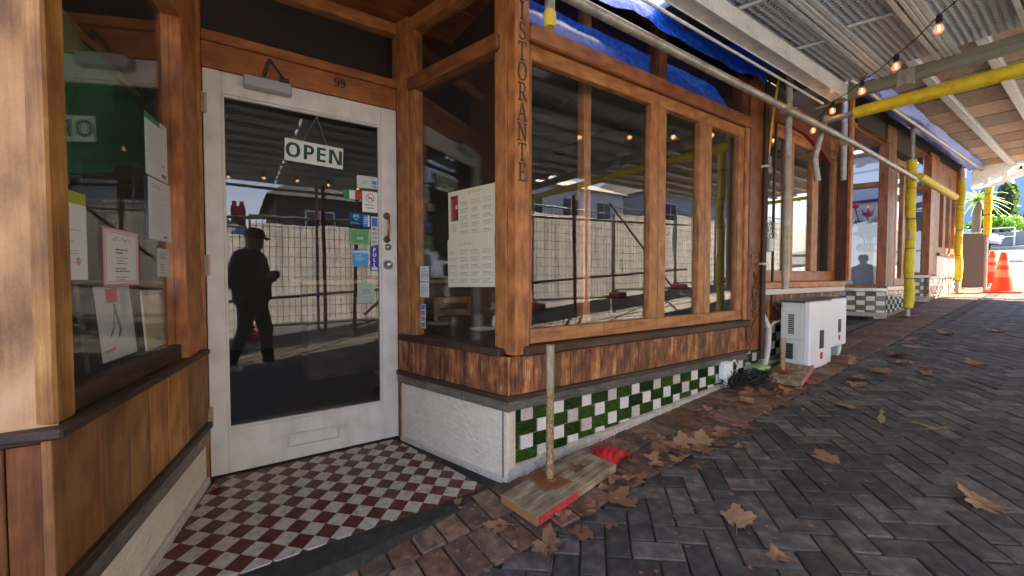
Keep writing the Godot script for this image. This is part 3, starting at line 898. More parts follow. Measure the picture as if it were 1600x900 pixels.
func entry_floor():
	var g := setting("entry_floor", "cream and maroon diagonal checker tiles in the doorway recess")
	var k := MB.new()
	k.prism(PackedVector2Array([Vector2(-0.2, -2.68), Vector2(0.94, -2.68), Vector2(1.14, -1.7), Vector2(-0.34, -1.7)]), -0.25, -0.005)
	put(g, "bed", k.mesh(), M.kerb)
	# worn threshold kerb falling to the footpath
	k = MB.new()
	var rr := RandomNumberGenerator.new()
	rr.seed = 4
	var prev = null
	for i in 19:
		var t := i / 18.0
		var x := lerpf(-0.39, 1.11, t)
		var zo := lerpf(-1.475, -1.655, t) + rr.randf_range(-0.006, 0.006)
		var zi := -1.708
		var cur := [V(x, -0.006, zi), V(x, -0.008 + rr.randf_range(-0.003, 0.003), lerpf(zi, zo, 0.35)), V(x, -0.014 + rr.randf_range(-0.003, 0.002), lerpf(zi, zo, 0.82)), V(x, minf(gy(x), -0.01) - 0.02, zo)]
		if prev:
			for q in 3: k.auto([prev[q], cur[q], cur[q + 1], prev[q + 1]], V(x, -1.0, -1.8))
		prev = cur
	put(g, "threshold_kerb", k.mesh(), M.kerb)
	var lim := PackedVector2Array([Vector2(-0.1, -2.555), Vector2(0.822, -2.555), Vector2(1.0, -1.735), Vector2(0.93, -1.712), Vector2(-0.3, -1.69), Vector2(-0.285, -1.8)])
	var e1 := Vector2(0.0485, 0.0513)
	var e2 := Vector2(-0.0515, 0.06)
	var o := Vector2(0.252, -1.998)
	for i in range(-20, 20):
		for j in range(-20, 20):
			var a := o + e1 * i + e2 * j
			var gp := 0.011
			var P := PackedVector2Array([a + (e1 + e2) * gp, a + e1 * (1.0 - gp) + e2 * gp, a + (e1 + e2) * (1.0 - gp), a + e1 * gp + e2 * (1.0 - gp)])
			var cut := Geometry2D.intersect_polygons(P, lim)
			if cut.size() != 1: continue
			var c := Vector2()
			for q in cut[0]: c += q
			c /= cut[0].size()
			var ar := 0.0
			for t in cut[0].size(): ar += cut[0][t].cross(cut[0][(t + 1) % cut[0].size()])
			if absf(ar) < 0.0007: continue
			var L := PackedVector2Array()
			for q in cut[0]: L.append(q - c)
			var mb := MB.new()
			mb.prism(L, -0.008, 0.0, 0.0007)
			var white := posmod(i + j, 2) == 0
			var n := put(g, "tile", mb.mesh(), M.tile_white if white else M.tile_red)
			n.position = V(c.x, rr.randf_range(-0.0006, 0.0006), c.y)
			n.rotation = V(rr.randf_range(-0.004, 0.004), 0, rr.randf_range(-0.004, 0.004))

func leaf_mesh(sd: int, curl: float) -> Mesh:
	# plane tree leaf: five pointed lobes, puckered and curled at the edge
	var r := RandomNumberGenerator.new()
	r.seed = sd
	var ns := FastNoiseLite.new()
	ns.seed = sd
	ns.frequency = 9.0
	var tips := [[-2.35, 0.62], [-1.25, 0.95], [0.0, 1.12], [1.25, 0.95], [2.35, 0.62]]
	for q in tips:
		q[0] += r.randf_range(-0.22, 0.22)
		q[1] *= r.randf_range(0.72, 1.12)
	var out := []
	for i in 64:
		var t := -PI + TAU * i / 64.0
		var rad := 0.5
		for q in tips:
			var d := absf(wrapf(t - q[0], -PI, PI))
			rad = maxf(rad, q[1] * (1.0 - pow(d / 0.7, 1.15) * 0.5) if d < 0.7 else 0.0)
		rad *= 1.0 + 0.16 * sin(t * 17.0 + sd) * (0.5 + 0.5 * ns.get_noise_1d(t * 0.2)) + 0.08 * ns.get_noise_1d(t)
		if absf(t) > 2.95: rad = 0.16
		out.append(Vector2(cos(t), sin(t)) * rad)
	var ph := r.randf() * TAU
	var height := func(p: Vector2) -> float:
		var e := p.length()
		return curl * (e * e * (0.55 + 0.6 * sin(2.0 * atan2(p.y, p.x) + ph)) + 0.55 * ns.get_noise_2d(p.x * 0.16, p.y * 0.16) * e + 0.1 * ns.get_noise_2d(p.x * 0.5 + 9.0, p.y * 0.5) - 0.06 * cos(5.0 * atan2(p.y, p.x)) * e)
	var k := MB.new()
	var rings := [0.0, 0.3, 0.55, 0.8, 1.0]
	var rows := []
	for q in rings:
		var row := []
		for i in 65:
			var p: Vector2 = out[i % 64] * q
			row.append(V(p.x, height.call(p) + 0.02, p.y))
		rows.append(row)
	k.sheet(rows)
	# stalk
	k.tube([V(-0.1, 0.03, 0), V(-0.5, 0.05 + curl * 0.2, 0.05), V(-0.95, 0.03, 0.12 * r.randf_range(-1, 1))], [0.02, 0.016, 0.02], 5)
	return k.mesh()

func leaf_litter():
	var kinds := []
	for i in 12: kinds.append(leaf_mesh(200 + i * 7, [0.12, 0.26, 0.2, 0.42, 0.1, 0.3][i % 6]))
	var r := RandomNumberGenerator.new()
	r.seed = 31
	# [x, z, size, kind, tone, turn, label]
	var big := [
		[1.64, -0.83, 0.115, 2, 3, 0.4, "large pale brown leaf curled on dark pavers, bottom middle", 0.0],
		[1.56, -0.64, 0.062, 3, 1, 2.1, "small folded brown leaf with stalk at the picture's bottom edge", 0.0],
		[2.44, -0.27, 0.115, 1, 3, 0.9, "long tan leaf with stalk on pavers at far right", 0.0],
		[2.42, -0.78, 0.115, 0, 1, 1.0, "flat tan leaf lying alone in the middle of the pavers", 0.0],
		[0.9, -1.42, 0.075, 0, 1, 2.5, "brown leaf on brown bricks left of the red ended timber board", 0.0],
		[0.97, -1.19, 0.10, 1, 0, 0.9, "crumpled leaf in front of the red painted board end", 0.0],
		[1.13, -1.18, 0.085, 2, 2, 3.9, "dark brown leaf just below the red painted board end", 0.0],
		[1.15, -1.31, 0.07, 3, 1, 4.1, "curled ochre leaf against the long side of the timber board", 0.0],
		[1.4, -1.24, 0.105, 0, 0, 5.0, "broad brown leaf at the right end of the timber board", 0.0],
		[1.36, -1.46, 0.075, 3, 2, 0.3, "curled leaf lying on the timber board behind the jack", 0.06],
		[0.83, -1.68, 0.045, 3, 1, 1.2, "small ochre leaf on the dark threshold kerb", 0.02],
		[-0.1, -2.43, 0.05, 3, 1, 0.2, "orange leaf curled in the corner by the door hinge side", 0.0],
		[3.25, -0.95, 0.075, 1, 3, 1.9, "small tan leaf beside the yellow paint mark on the pavers", 0.0],
		[4.9, -0.62, 0.12, 1, 1, 0.6, "leaf far out on the pavers near the right picture edge", 0.0],
	]
	var drift := [[1.98, -1.31, 0.125], [1.9, -1.37, 0.1], [2.12, -1.27, 0.12], [2.2, -1.33, 0.1], [2.05, -1.22, 0.1], [1.86, -1.25, 0.06], [2.18, -1.2, 0.07], [1.95, -1.42, 0.06], [2.28, -1.24, 0.08], [1.7, -1.36, 0.05], [1.62, -1.27, 0.05], [1.8, -1.34, 0.07], [2.3, -1.42, 0.09], [1.77, -1.29, 0.06], [2.36, -1.3, 0.08], [1.55, -1.3, 0.05], [1.5, -1.35, 0.06]]
	var i := 0
	for q in big:
		var o := put(self, "fallen_leaf", kinds[q[3]], M.leafs[q[4]])
		tag(o, q[6], "leaf", "fallen plane tree leaves")
		var y: float = gy(q[0]) + q[7]
		if q[7] == 0.0 and q[0] < 0.5: y = 0.0
		if q[7] == 0.02: y = -0.008
		o.transform = Transform3D(Basis(Vector3.BACK, atan(gslope(q[0]))) * Basis(Vector3.UP, q[5]) * Basis.from_scale(V(q[2], q[2] * 1.15, q[2] * r.randf_range(0.7, 1.0)) * 0.86), V(q[0], y + 0.004, q[1]))
		i += 1
	for q in drift:
		var o := put(self, "fallen_leaf", kinds[r.randi() % 12], M.leafs[r.randi() % 4])
		tag(o, "dry brown leaf in the drift where brick edging meets herringbone", "leaf", "leaf drift on the brick edging")
		o.transform = Transform3D(Basis(Vector3.BACK, atan(gslope(q[0])) + r.randf_range(-0.08, 0.08)) * Basis(Vector3.UP, r.randf() * TAU) * Basis.from_scale(V(q[2], q[2] * 0.9, q[2] * r.randf_range(0.7, 1.0)) * 0.85), V(q[0], gy(q[0]) + 0.008 + r.randf() * 0.015, q[1]))
	var far := [[2.75, -1.35, 0.07], [2.6, -1.5, 0.06], [2.9, -1.4, 0.1], [3.15, -1.38, 0.12], [3.05, -1.45, 0.1], [3.3, -1.3, 0.09], [3.35, -1.42, 0.11], [3.0, -1.2, 0.07], [3.75, -1.05, 0.1], [3.95, -1.1, 0.08], [4.2, -1.02, 0.1], [3.6, -1.28, 0.07], [4.6, -0.98, 0.12], [4.9, -1.1, 0.1], [5.3, -1.06, 0.1], [5.7, -1.16, 0.1], [2.5, -1.2, 0.06], [4.35, -0.8, 0.07], [6.2, -1.0, 0.1], [6.6, -0.7, 0.1]]
	for q in far:
		var o := put(self, "fallen_leaf", kinds[r.randi() % 12], M.leafs[r.randi() % 4])
		tag(o, "dry tan leaf strewn along the footpath past the coiled black wire", "leaf", "leaves strewn along the upper footpath")
		o.transform = Transform3D(Basis(Vector3.BACK, atan(gslope(q[0])) + r.randf_range(-0.1, 0.1)) * Basis(Vector3.UP, r.randf() * TAU) * Basis.from_scale(V(q[2], q[2] * 1.1, q[2] * r.randf_range(0.6, 1.0))), V(q[0], gy(q[0]) + 0.006, q[1]))
	for n in 46:
		var x := r.randf_range(1.1, 3.7)
		var z := r.randf_range(-1.62, -1.08)
		if x < 1.6 and z < -1.3: z += 0.25
		var o := put(self, "leaf_scrap", kinds[r.randi() % 12], M.leafs[[0, 2, 2, 1, 3][r.randi() % 5]])
		tag(o, "small torn brown leaf scrap lying on the brick edging", "leaf", "torn leaf scraps on the brick edging")
		var s := r.randf_range(0.018, 0.05)
		o.transform = Transform3D(Basis(Vector3.BACK, atan(gslope(x)) + r.randf_range(-0.15, 0.15)) * Basis(Vector3.UP, r.randf() * TAU) * Basis.from_scale(V(s, s * 1.4, s * r.randf_range(0.45, 1.0))), V(x, gy(x) + 0.006, z))
	# survey paint on the pavers
	var pm := plain("8a8046", 0.85)
	var mk := thing("paint_mark", "faint yellow sprayed survey mark on the pavers", "paint mark", V(3.2, gy(3.2), -0.75))
	for q in [[V(-0.12, 0, 0.0), V(0.14, 0, -0.06)], [V(0.03, 0, 0.1), V(0.0, 0, 0.2)], [V(-0.05, 0, 0.17), V(0.06, 0, 0.24)]]:
		var k := MB.new()
		var side: Vector3 = (q[1] - q[0]).cross(Vector3.UP).normalized()
		var ra := []
		var rb := []
		for n in 13:
			var p: Vector3 = q[0].lerp(q[1], n / 12.0)
			var wd := r.randf_range(0.004, 0.02)
			for e in [[ra, -1.0], [rb, 1.0]]:
				var w: Vector3 = p + side * wd * e[1]
				e[0].append(V(w.x, gy(3.2 + w.x) - gy(3.2) + 0.0035, w.z))
		k.sheet([ra, rb])
		put(mk, "paint_stroke", k.mesh(), pm)
	# crumbs of leaf
	var mm := MultiMesh.new()
	mm.transform_format = MultiMesh.TRANSFORM_3D
	mm.mesh = kinds[4]
	mm.instance_count = 900
	for n in 900:
		var x := r.randf_range(0.5, 6.5)
		var z := -1.25 + pow(r.randf(), 2.2) * 2.2 + r.randf_range(-0.3, 0.05)
		if n % 3 == 0: z = r.randf_range(-1.66, -1.2)
		var s := r.randf_range(0.006, 0.02)
		mm.set_instance_transform(n, Transform3D(Basis(Vector3.UP, r.randf() * TAU) * Basis.from_scale(V(s, s * 1.5, s * r.randf_range(0.4, 1.0))), V(x, gy(x) + 0.003, z)))
	var mi := MultiMeshInstance3D.new()
	mi.name = "leaf_crumbs"
	mi.multimesh = mm
	mi.material_override = M.leafs[1]
	add_child(mi)
	tag(mi, "tiny crumbs of dry leaf scattered in the paving joints", "leaf litter", "", "stuff")

# ---------- scaffold ----------
func coupler(parent: Node, at: Vector3):
	var k := MB.new()
	k.box(at - V(0.035, 0.035, 0.035), at + V(0.035, 0.035, 0.035), 0.012)
	k.tube([at + V(0.03, 0.0, 0.03), at + V(0.065, 0.0, 0.05)], 0.009, 6)
	put(parent, "coupler", k.mesh(), M.galv_worn)

func pipe(called: String, label: String, a: Vector3, b: Vector3, r: float, m: Material, group := "scaffold tubes", joins := []) -> Node3D:
	var t := thing(called, label, "scaffold tube", a if a.y < b.y else b, 0.0, group)
	var base := t.position
	tb(t, "tube", [a - base, (a + b) * 0.5 - base, b - base], r, m, 14)
	for j in joins: coupler(t, a.lerp(b, j) - base)
	return t

func padded_post(label: String, x: float, z: float, y0: float, y1: float, top: float, sd: int, lean := 0.0, group := "posts wrapped in yellow foam"):
	# steel upright wrapped in sagging lengths of yellow foam
	var r := RandomNumberGenerator.new()
	r.seed = sd
	var t := thing("padded_post", label, "padded post", V(x, gy(x), z), 0.0, group)
	var g := gy(x)
	tb(t, "tube", [V(0, 0.0, 0), V(0, top - g, 0)], 0.024, M.galv, 12)
	bx(t, "base_plate", V(-0.075, 0.0, -0.075), V(0.075, 0.008, 0.075), M.rust, 0.001)
	var n := maxi(1, int(round((y1 - y0) / 0.42)))
	var h := (y1 - y0) / n
	for i in n:
		var a := y0 - g + i * h
		var p := []
		var rad := []
		var off := V(r.randf_range(-0.006, 0.006) + lean * (0.012 if i % 2 == 0 else -0.01), 0, r.randf_range(-0.008, 0.008))
		for q in 6:
			var f := q / 5.0
			p.append(V(off.x * sin(f * PI) * 1.6, a + f * (h - 0.012), off.z * sin(f * PI) * 1.6) + off * 0.3)
			rad.append(0.053 + r.randf_range(-0.0015, 0.0015) if q > 0 and q < 5 else 0.048)
		tb(t, "foam_sleeve", p, rad, M.yellow, 16)
		tb(t, "tie", [V(0, a - 0.008, 0) + off * 0.3, V(0, a + 0.004, 0) + off * 0.3], 0.05, M.tape, 14)

func jack(label: String, x: float, z: float, h: float, board_y: float, m: Material):
	var t := thing("base_jack", label, "scaffold jack", V(x, board_y, z), -0.06, "screw jacks")
	bx(t, "base_plate", V(-0.078, 0, -0.078), V(0.078, 0.006, 0.078), M.rust, 0.001)
	var k := MB.new()
	var p := []
	var rad := []
	var n := int(h / 0.004)
	for i in n:
		p.append(V(0, 0.006 + i * (h * 0.68) / n, 0))
		rad.append(0.0195 if i % 2 == 0 else 0.0172)
	k.tube(p, rad, 12)
	put(t, "screw", k.mesh(), m)
	tb(t, "spigot", [V(0, h * 0.68, 0), V(0, h, 0)], 0.0205, M.galv_worn, 12)
	var w := MB.new()
	w.tube([V(-0.024, 0.006, 0), V(0.024, 0.006, 0)], 0.003, 5)
	w.lathe(Vector3.ZERO, [[0.032, 0.006], [0.03, 0.01], [0.022, 0.014]], 12)
	put(t, "weld", w.mesh(), M.rust)

func steel_plank(label: String, z0: float, z1: float, x0: float, x1: float, y: float):
	# perforated steel scaffold board: pan, folded side ribs, cross stiffeners
	var t := thing("scaffold_plank", label, "scaffold plank", V((x0 + x1) * 0.5, y - 0.06, (z0 + z1) * 0.5), 0.0, "perforated steel planks of the canopy")
	var hx := (x1 - x0) * 0.5
	var hz := (z1 - z0) * 0.5
	bx(t, "perforated_pan", V(-hx, 0.058, -hz + 0.02), V(hx, 0.06, hz - 0.02), M.perf, 0.0)
	for s in [-1.0, 1.0]:
		var k := MB.new()
		var z: float = s * (hz - 0.012)
		k.box(V(-hx, 0.0, z - 0.011), V(hx, 0.0595, z + 0.011), 0.004)
		k.box(V(-hx, 0.012, z - s * 0.011 - 0.004), V(hx, 0.024, z - s * 0.011 + 0.004), 0.003)
		k.box(V(-hx, 0.0, z - s * 0.036 - 0.012), V(hx, 0.006, z - s * 0.036 + 0.012), 0.002)
		put(t, "side_rib", k.mesh(), M.deck_rib)
	var x := -hx + 0.42
	while x < hx - 0.1:
		tb(t, "stiffener", [V(x - 0.09, 0.035, -hz + 0.05), V(x + 0.02, 0.046, hz - 0.05)], 0.0105, M.deck_rib, 8)
		x += 0.78

func scaffold():
	# near canopy of perforated planks
	var names := ["against the shop wall", "second out from the shop wall", "third out from the shop wall", "fourth out from the shop wall", "fifth out from the shop wall", "sixth out from the wall", "seventh out from the wall", "eighth out from the wall", "ninth out from the wall", "tenth out from the wall", "eleventh out from the wall", "twelfth out, at the street edge of the canopy"]
	var zs := [-1.42, -1.063, -0.722, -0.32, 0.03, 0.385, 0.74, 1.095, 1.45, 1.805, 2.16, 2.515, 2.87]
	for i in 12:
		steel_plank("perforated steel plank overhead, uphill end, " + names[i], zs[i], zs[i + 1], 0.6, 4.24, 2.655)
		steel_plank("perforated steel plank overhead, above the entry, " + names[i], zs[i], zs[i + 1], -1.4, 0.58, 2.655)
	# sheets laid over the planks
	var ov := setting("canopy_cover", "white plastic sheeting laid over the scaffold planks")
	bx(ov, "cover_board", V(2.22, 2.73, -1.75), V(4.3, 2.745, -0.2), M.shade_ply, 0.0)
	for q in [[-1.45, 4.28, -0.25, 2.95], [-1.45, 2.26, -1.75, -0.2]]:
		var kk := MB.new()
		var rws := []
		for i in 8:
			var rw := []
			for j in 30: rw.append(V(lerpf(q[0], q[1], j / 29.0), 2.705 + 0.012 * sin(j * 1.3 + i * 0.7), lerpf(q[2], q[3], i / 7.0)))
			rws.append(rw)
		kk.sheet(rws)
		put(ov, "plastic_sheet", kk.mesh(), M.sheet)
	var lay := MB.new()
	var rows := []
	for i in 6:
		var rw := []
		for j in 12: rw.append(V(2.95 + j * 0.06 + i * 0.04, 2.69 + 0.012 * sin(j * 0.9 + i) + 0.008 * sin(i * 2.1), -1.7 + i * 0.26))
		rows.append(rw)
	lay.sheet(rows)
	var lt := put(self, "tarpaulin", lay.mesh(), M.tarp_flat)
	tag(lt, "blue tarpaulin lying on the planks, seen through the holes", "tarpaulin", "blue tarpaulins")
	# bright channel beam along the wall edge
	var cb := thing("channel_beam", "bright galvanised channel beam along the shop edge of the canopy", "beam", V(-0.4, 2.5, -1.33))
	var k := MB.new()
	k.box(V(-2.4, 0.02, -0.07), V(4.62, 0.028, 0.03), 0.002)
	k.box(V(-2.4, 0.0, 0.0295), V(4.62, 0.11, 0.0345), 0.002)
	k.box(V(-2.4, 0.012, -0.075), V(4.62, 0.05, -0.07), 0.002)
	put(cb, "channel", k.mesh(), M.beam)
	tb(cb, "edge_rod", [V(-2.4, 0.015, -0.13), V(4.6, 0.015, -0.13)], 0.009, M.beam, 8)
	# blue tarp edge hanging between beam and wall
	rows = []
	var ns := FastNoiseLite.new()
	ns.seed = 9
	ns.frequency = 0.9
	for i in 9:
		var rw := []
		for j in 90:
			var x := -2.2 + j * 0.064
			var f := i / 8.0
			rw.append(V(x, 2.78 - 0.24 * f + 0.05 * ns.get_noise_2d(x, f * 1.5), -1.68 + 0.08 * f + 0.045 * ns.get_noise_2d(x * 1.7 + 40, f * 2.0) + 0.02 * sin(x * 9.0 + f * 3.0)))
		rows.append(rw)
	k = MB.new()
	k.sheet(rows)
	tag(put(self, "tarpaulin", k.mesh(), M.tarp_flat), "blue tarpaulin hem hanging above the front window behind the tube", "tarpaulin", "blue tarpaulins")
	# tarp pinned behind the transom glass
	rows = []
	for i in 8:
		var rw := []
		for j in 70:
			var x := 1.24 + j * 0.0305
			var f := i / 7.0
			var drop := 0.0 if x < 3.05 else (x - 3.05) * 0.55
			rw.append(V(x, 2.285 + f * (0.205 - drop) + 0.012 * ns.get_noise_2d(x * 2.0, 3.0), -1.765 + 0.012 * ns.get_noise_2d(x * 4.0, f * 6.0 + 20.0)))
		rows.append(rw)
	k = MB.new()
	k.sheet(rows)
	tag(put(self, "tarpaulin", k.mesh(), M.tarp_flat), "creased blue tarpaulin behind the glass above the front window", "tarpaulin", "blue tarpaulins")
	# tubes
	pipe("scaffold_tube", "long galvanised tube running along the top of the front window", V(-2.8, 2.36, -1.47), V(4.97, 2.3, -1.45), 0.0245, M.galv, "scaffold tubes", [0.81])
	var yt := pipe("scaffold_tube", "yellow foam wrapped tube running on uphill from the front window", V(4.97, 2.3, -1.45), V(7.22, 2.27, -1.48), 0.0245, M.galv)
	tb(yt, "foam_sleeve", [V(0.0, 0.032, 0.028), V(0.75, 0.02, 0.018), V(1.5, 0.008, 0.01), V(2.18, 0.002, 0.0)], [0.044, 0.05, 0.05, 0.047], M.yellow, 16)
	var c := pipe("scaffold_tube", "short galvanised stub with yellow end cap hanging above the window corner", V(1.222, 2.185, -1.5), V(1.222, 2.66, -1.5), 0.0235, M.galv)
	tb(c, "end_cap", [V(0, -0.001, 0), V(0, 0.01, 0), V(0, 0.062, 0), V(0, 0.072, 0)], [0.024, 0.029, 0.029, 0.025], plain("d8bf52", 0.5), 16)
	var st := pipe("scaffold_tube", "galvanised upright in front of the second shopfront, lower half rusty", V(3.635, 0.93, -1.49), V(3.635, 2.62, -1.49), 0.0245, M.galv, "scaffold tubes", [0.83])
	tb(st, "rusty_sleeve", [V(0, 0.0, 0), V(0, 0.06, 0), V(0, 1.05, 0)], [0.022, 0.0275, 0.0275], M.galv_worn, 14)
	pipe("scaffold_tube", "shorter galvanised upright beside the red arch board", V(4.83, 1.95, -1.5), V(4.83, 2.95, -1.5), 0.0245, M.galv, "scaffold tubes", [0.36])
	var bt := thing("scaffold_tube", "bent galvanised bracket tube under the red arch board", "scaffold tube", V(4.3, 1.9, -1.55), 0.0, "scaffold tubes")
	tb(bt, "tube", [V(0.08, 0.0, 0), V(0.0, 0.18, 0.0), V(0.03, 0.42, 0.04), V(0.05, 0.55, 0.06)], 0.026, M.galv, 12)
	# cross beam at the end of the near canopy
	var xb := thing("cross_beam", "olive grey steel beam crossing under the canopy above the yellow tube", "beam", V(4.3, 2.52, 0.65))
	k = MB.new()
	k.box(V(-0.03, 0.0, -2.2), V(0.03, 0.05, 2.25), 0.004)
	k.box(V(-0.012, 0.05, -2.2), V(0.012, 0.105, 2.25), 0.002)
	put(xb, "flange", k.mesh(), plain("8b8d7e", 0.5, 0.4))
	for z in [-1.6, -0.9, -0.3]: bx(xb, "clip", V(-0.05, -0.03, z - 0.05), V(-0.012, 0.09, z + 0.05), M.galv, 0.004)
	var y2 := pipe("scaffold_tube", "bright yellow foam wrapped tube crossing under the canopy, upper right", V(4.26, 2.38, -1.46), V(4.34, 2.4, 2.9), 0.0245, M.galv)
	tb(y2, "foam_sleeve", [V(0.0, 0.0, 0.2), V(0.005, 0.004, 0.26), V(0.02, 0.006, 1.4), V(0.04, 0.012, 2.6), V(0.065, 0.016, 4.1)], [0.043, 0.047, 0.048, 0.047, 0.047], M.yellow, 16)
	tb(y2, "tie", [V(0.02, 0.006, 1.18), V(0.02, 0.006, 1.2)], 0.053, M.tape, 14)
	# upper canopy of timber sheets on joists
	var up := thing("timber_canopy", "far canopy of brown sheeting carried on pale joists", "canopy", V(8.0, 3.08, 0.6))
	var zj := [-1.6, -1.14, -0.7, -0.27, 0.2, 0.65, 1.1, 1.55, 2.0, 2.45, 2.8]
	for z in zj: bx(up, "joist", V(-3.6, -0.055, z - 0.64), V(3.75, 0.0, z - 0.56), M.deck_rib, 0.006)
	for i in 10:
		var x := -3.6
		while x < 3.7:
			var e := minf(x + 0.6, 3.75)
			bx(up, "sheet", V(x + 0.016, 0.002 + rng.randf() * 0.003, zj[i] - 0.6 + 0.006), V(e - 0.016, 0.014, zj[i + 1] - 0.6 - 0.006), shifted(M.ply, V(rng.randf(), rng.randf(), rng.randf()), Color.from_hsv(0.07, rng.randf_range(0.02, 0.18), rng.randf_range(0.82, 1.1))), 0.001)
			x = e
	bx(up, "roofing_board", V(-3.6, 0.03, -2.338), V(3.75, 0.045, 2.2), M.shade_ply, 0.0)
	pipe("scaffold_tube", "galvanised tube along the wall edge of the far canopy", V(4.5, 2.92, -1.5), V(11.95, 3.0, -1.47), 0.0245, M.galv)
	# blue tarp and pale sheet slung under the far canopy's wall edge
	rows = []
	for i in 10:
		var rw := []
		for j in 60:
			var x := 5.2 + j * 0.1
			var f := i / 9.0
			rw.append(V(x, 2.95 + 0.08 * f - 0.05 * sin(f * PI) * (0.6 + 0.4 * sin(j * 0.21)) + 0.02 * ns.get_noise_2d(x * 1.2, f * 1.5), -1.58 + f * 0.17 + 0.012 * ns.get_noise_2d(x * 2.0 + 9.0, f)))
		rows.append(rw)
	k = MB.new()
	k.sheet(rows)
	tag(put(self, "tarpaulin", k.mesh(), M.tarp_flat), "sagging blue tarpaulin slung along the far canopy by the wall", "tarpaulin", "blue tarpaulins")
	rows = []
	for i in 12:
		var rw := []
		for j in 14:
			var f := i / 11.0
			var q := j / 13.0
			rw.append(V(11.4 + q * 0.4, 3.06 - f * (0.42 - 0.3 * q * q) + 0.04 * ns.get_noise_2d(q * 5.0, f * 4.0), -1.6 + q * 0.75 + 0.09 * ns.get_noise_2d(q * 6.0 + 7.0, f * 2.0)))
		rows.append(rw)
	k = MB.new()
	k.sheet(rows)
	tag(put(self, "dust_sheet", k.mesh(), M.sheet), "pale dust sheet hanging from the far corner of the canopy", "sheet")
	padded_post("yellow foam wrapped post at the corner of the third shopfront", 7.27, -1.535, 0.62, 2.55, 3.08, 3, 1.0)
	padded_post("yellow foam wrapped post beside the sunlit white panel", 10.72, -1.62, 0.95, 2.75, 3.08, 5, -0.6)
	padded_post("yellow foam wrapped post at the end of the canopy behind the cones", 11.75, -1.42, 1.8, 2.95, 3.08, 8, 0.8)
	padded_post("yellow foam wrapped post standing out by the kerb, mirrored in the window", 5.95, -0.12, 0.5, 3.0, 3.08, 12, 0.7)
	var ye := pipe("scaffold_tube", "yellow foam wrapped tube across the far end of the canopy", V(11.8, 2.96, -1.45), V(11.85, 3.0, 2.8), 0.0245, M.galv)
	tb(ye, "foam_sleeve", [V(0.0, 0.0, 0.25), V(0.0, 0.004, 0.3), V(0.02, 0.01, 1.5), V(0.05, 0.03, 4.0)], [0.045, 0.05, 0.052, 0.05], M.yellow, 14)
	# sole boards and jacks
	var sb := thing("sole_board", "grey timber sole board with red painted edge under the near jack", "timber board", V(1.28, gy(1.28) + 0.03, -1.465), 0.0, "timber sole boards")
	sb.rotation = V(0.02, 0.135, atan(0.088))
	bx(sb, "plank", V(-0.29, -0.022, -0.115), V(0.275, 0.02, 0.117), M.grey_ul, 0.004)
	bx(sb, "painted_edge", V(-0.285, -0.02, 0.1172), V(-0.03, 0.018, 0.1186), M.redpaint, 0.0005)
	bx(sb, "cut_end", V(-0.2915, -0.021, -0.113), V(-0.2902, 0.018, 0.115), plain("8a6238", 0.85), 0.0)
	jack("rusty threaded scaffold jack standing on the sole board by the tiled corner", 1.222, -1.49, 0.645, gy(1.222) + 0.049, M.jack)
	var s2 := thing("sole_board", "timber sole board with pink edge in front of the white machines", "timber board", V(3.64, gy(3.64) + 0.03, -1.45), 0.0, "timber sole boards")
	s2.rotation = V(0.0, 0.2, atan(0.08))
	bx(s2, "plank", V(-0.23, -0.022, -0.115), V(0.3, 0.02, 0.117), M.grey_ul, 0.004)
	bx(s2, "painted_edge", V(-0.225, -0.02, 0.1172), V(0.29, 0.018, 0.1186), plain("b86a68", 0.7), 0.0005)
	jack("short pale scaffold jack in front of the white machines", 3.617, -1.49, 0.26, gy(3.617) + 0.052, M.jack)
	string_lights()

func string_lights():
	var pts := [V(4.62, 2.42, -1.62), V(4.4, 2.44, -1.6), V(4.19, 2.5, -1.387), V(3.954, 2.51, -1.126), V(3.695, 2.515, -0.874), V(3.346, 2.52, -0.612), V(2.95, 2.53, -0.3), V(2.5, 2.53, 0.05), V(2.05, 2.52, 0.4)]
	string_of("string of small lit bulbs crossing under the near canopy", pts, true)
	var p2 := []
	for i in 9: p2.append(V(-0.9 + i * 0.42, 2.5 - 0.02 * sin(i * 1.3), 1.9 - 0.06 * i))
	string_of("string of small lit bulbs over the middle of the footpath", p2, true)
	var p3 := []
	for i in 6: p3.append(V(11.3 + i * 0.08, 2.93, -1.0 + i * 0.4))
	string_of("string of small lit bulbs at the far end of the canopy", p3, false)

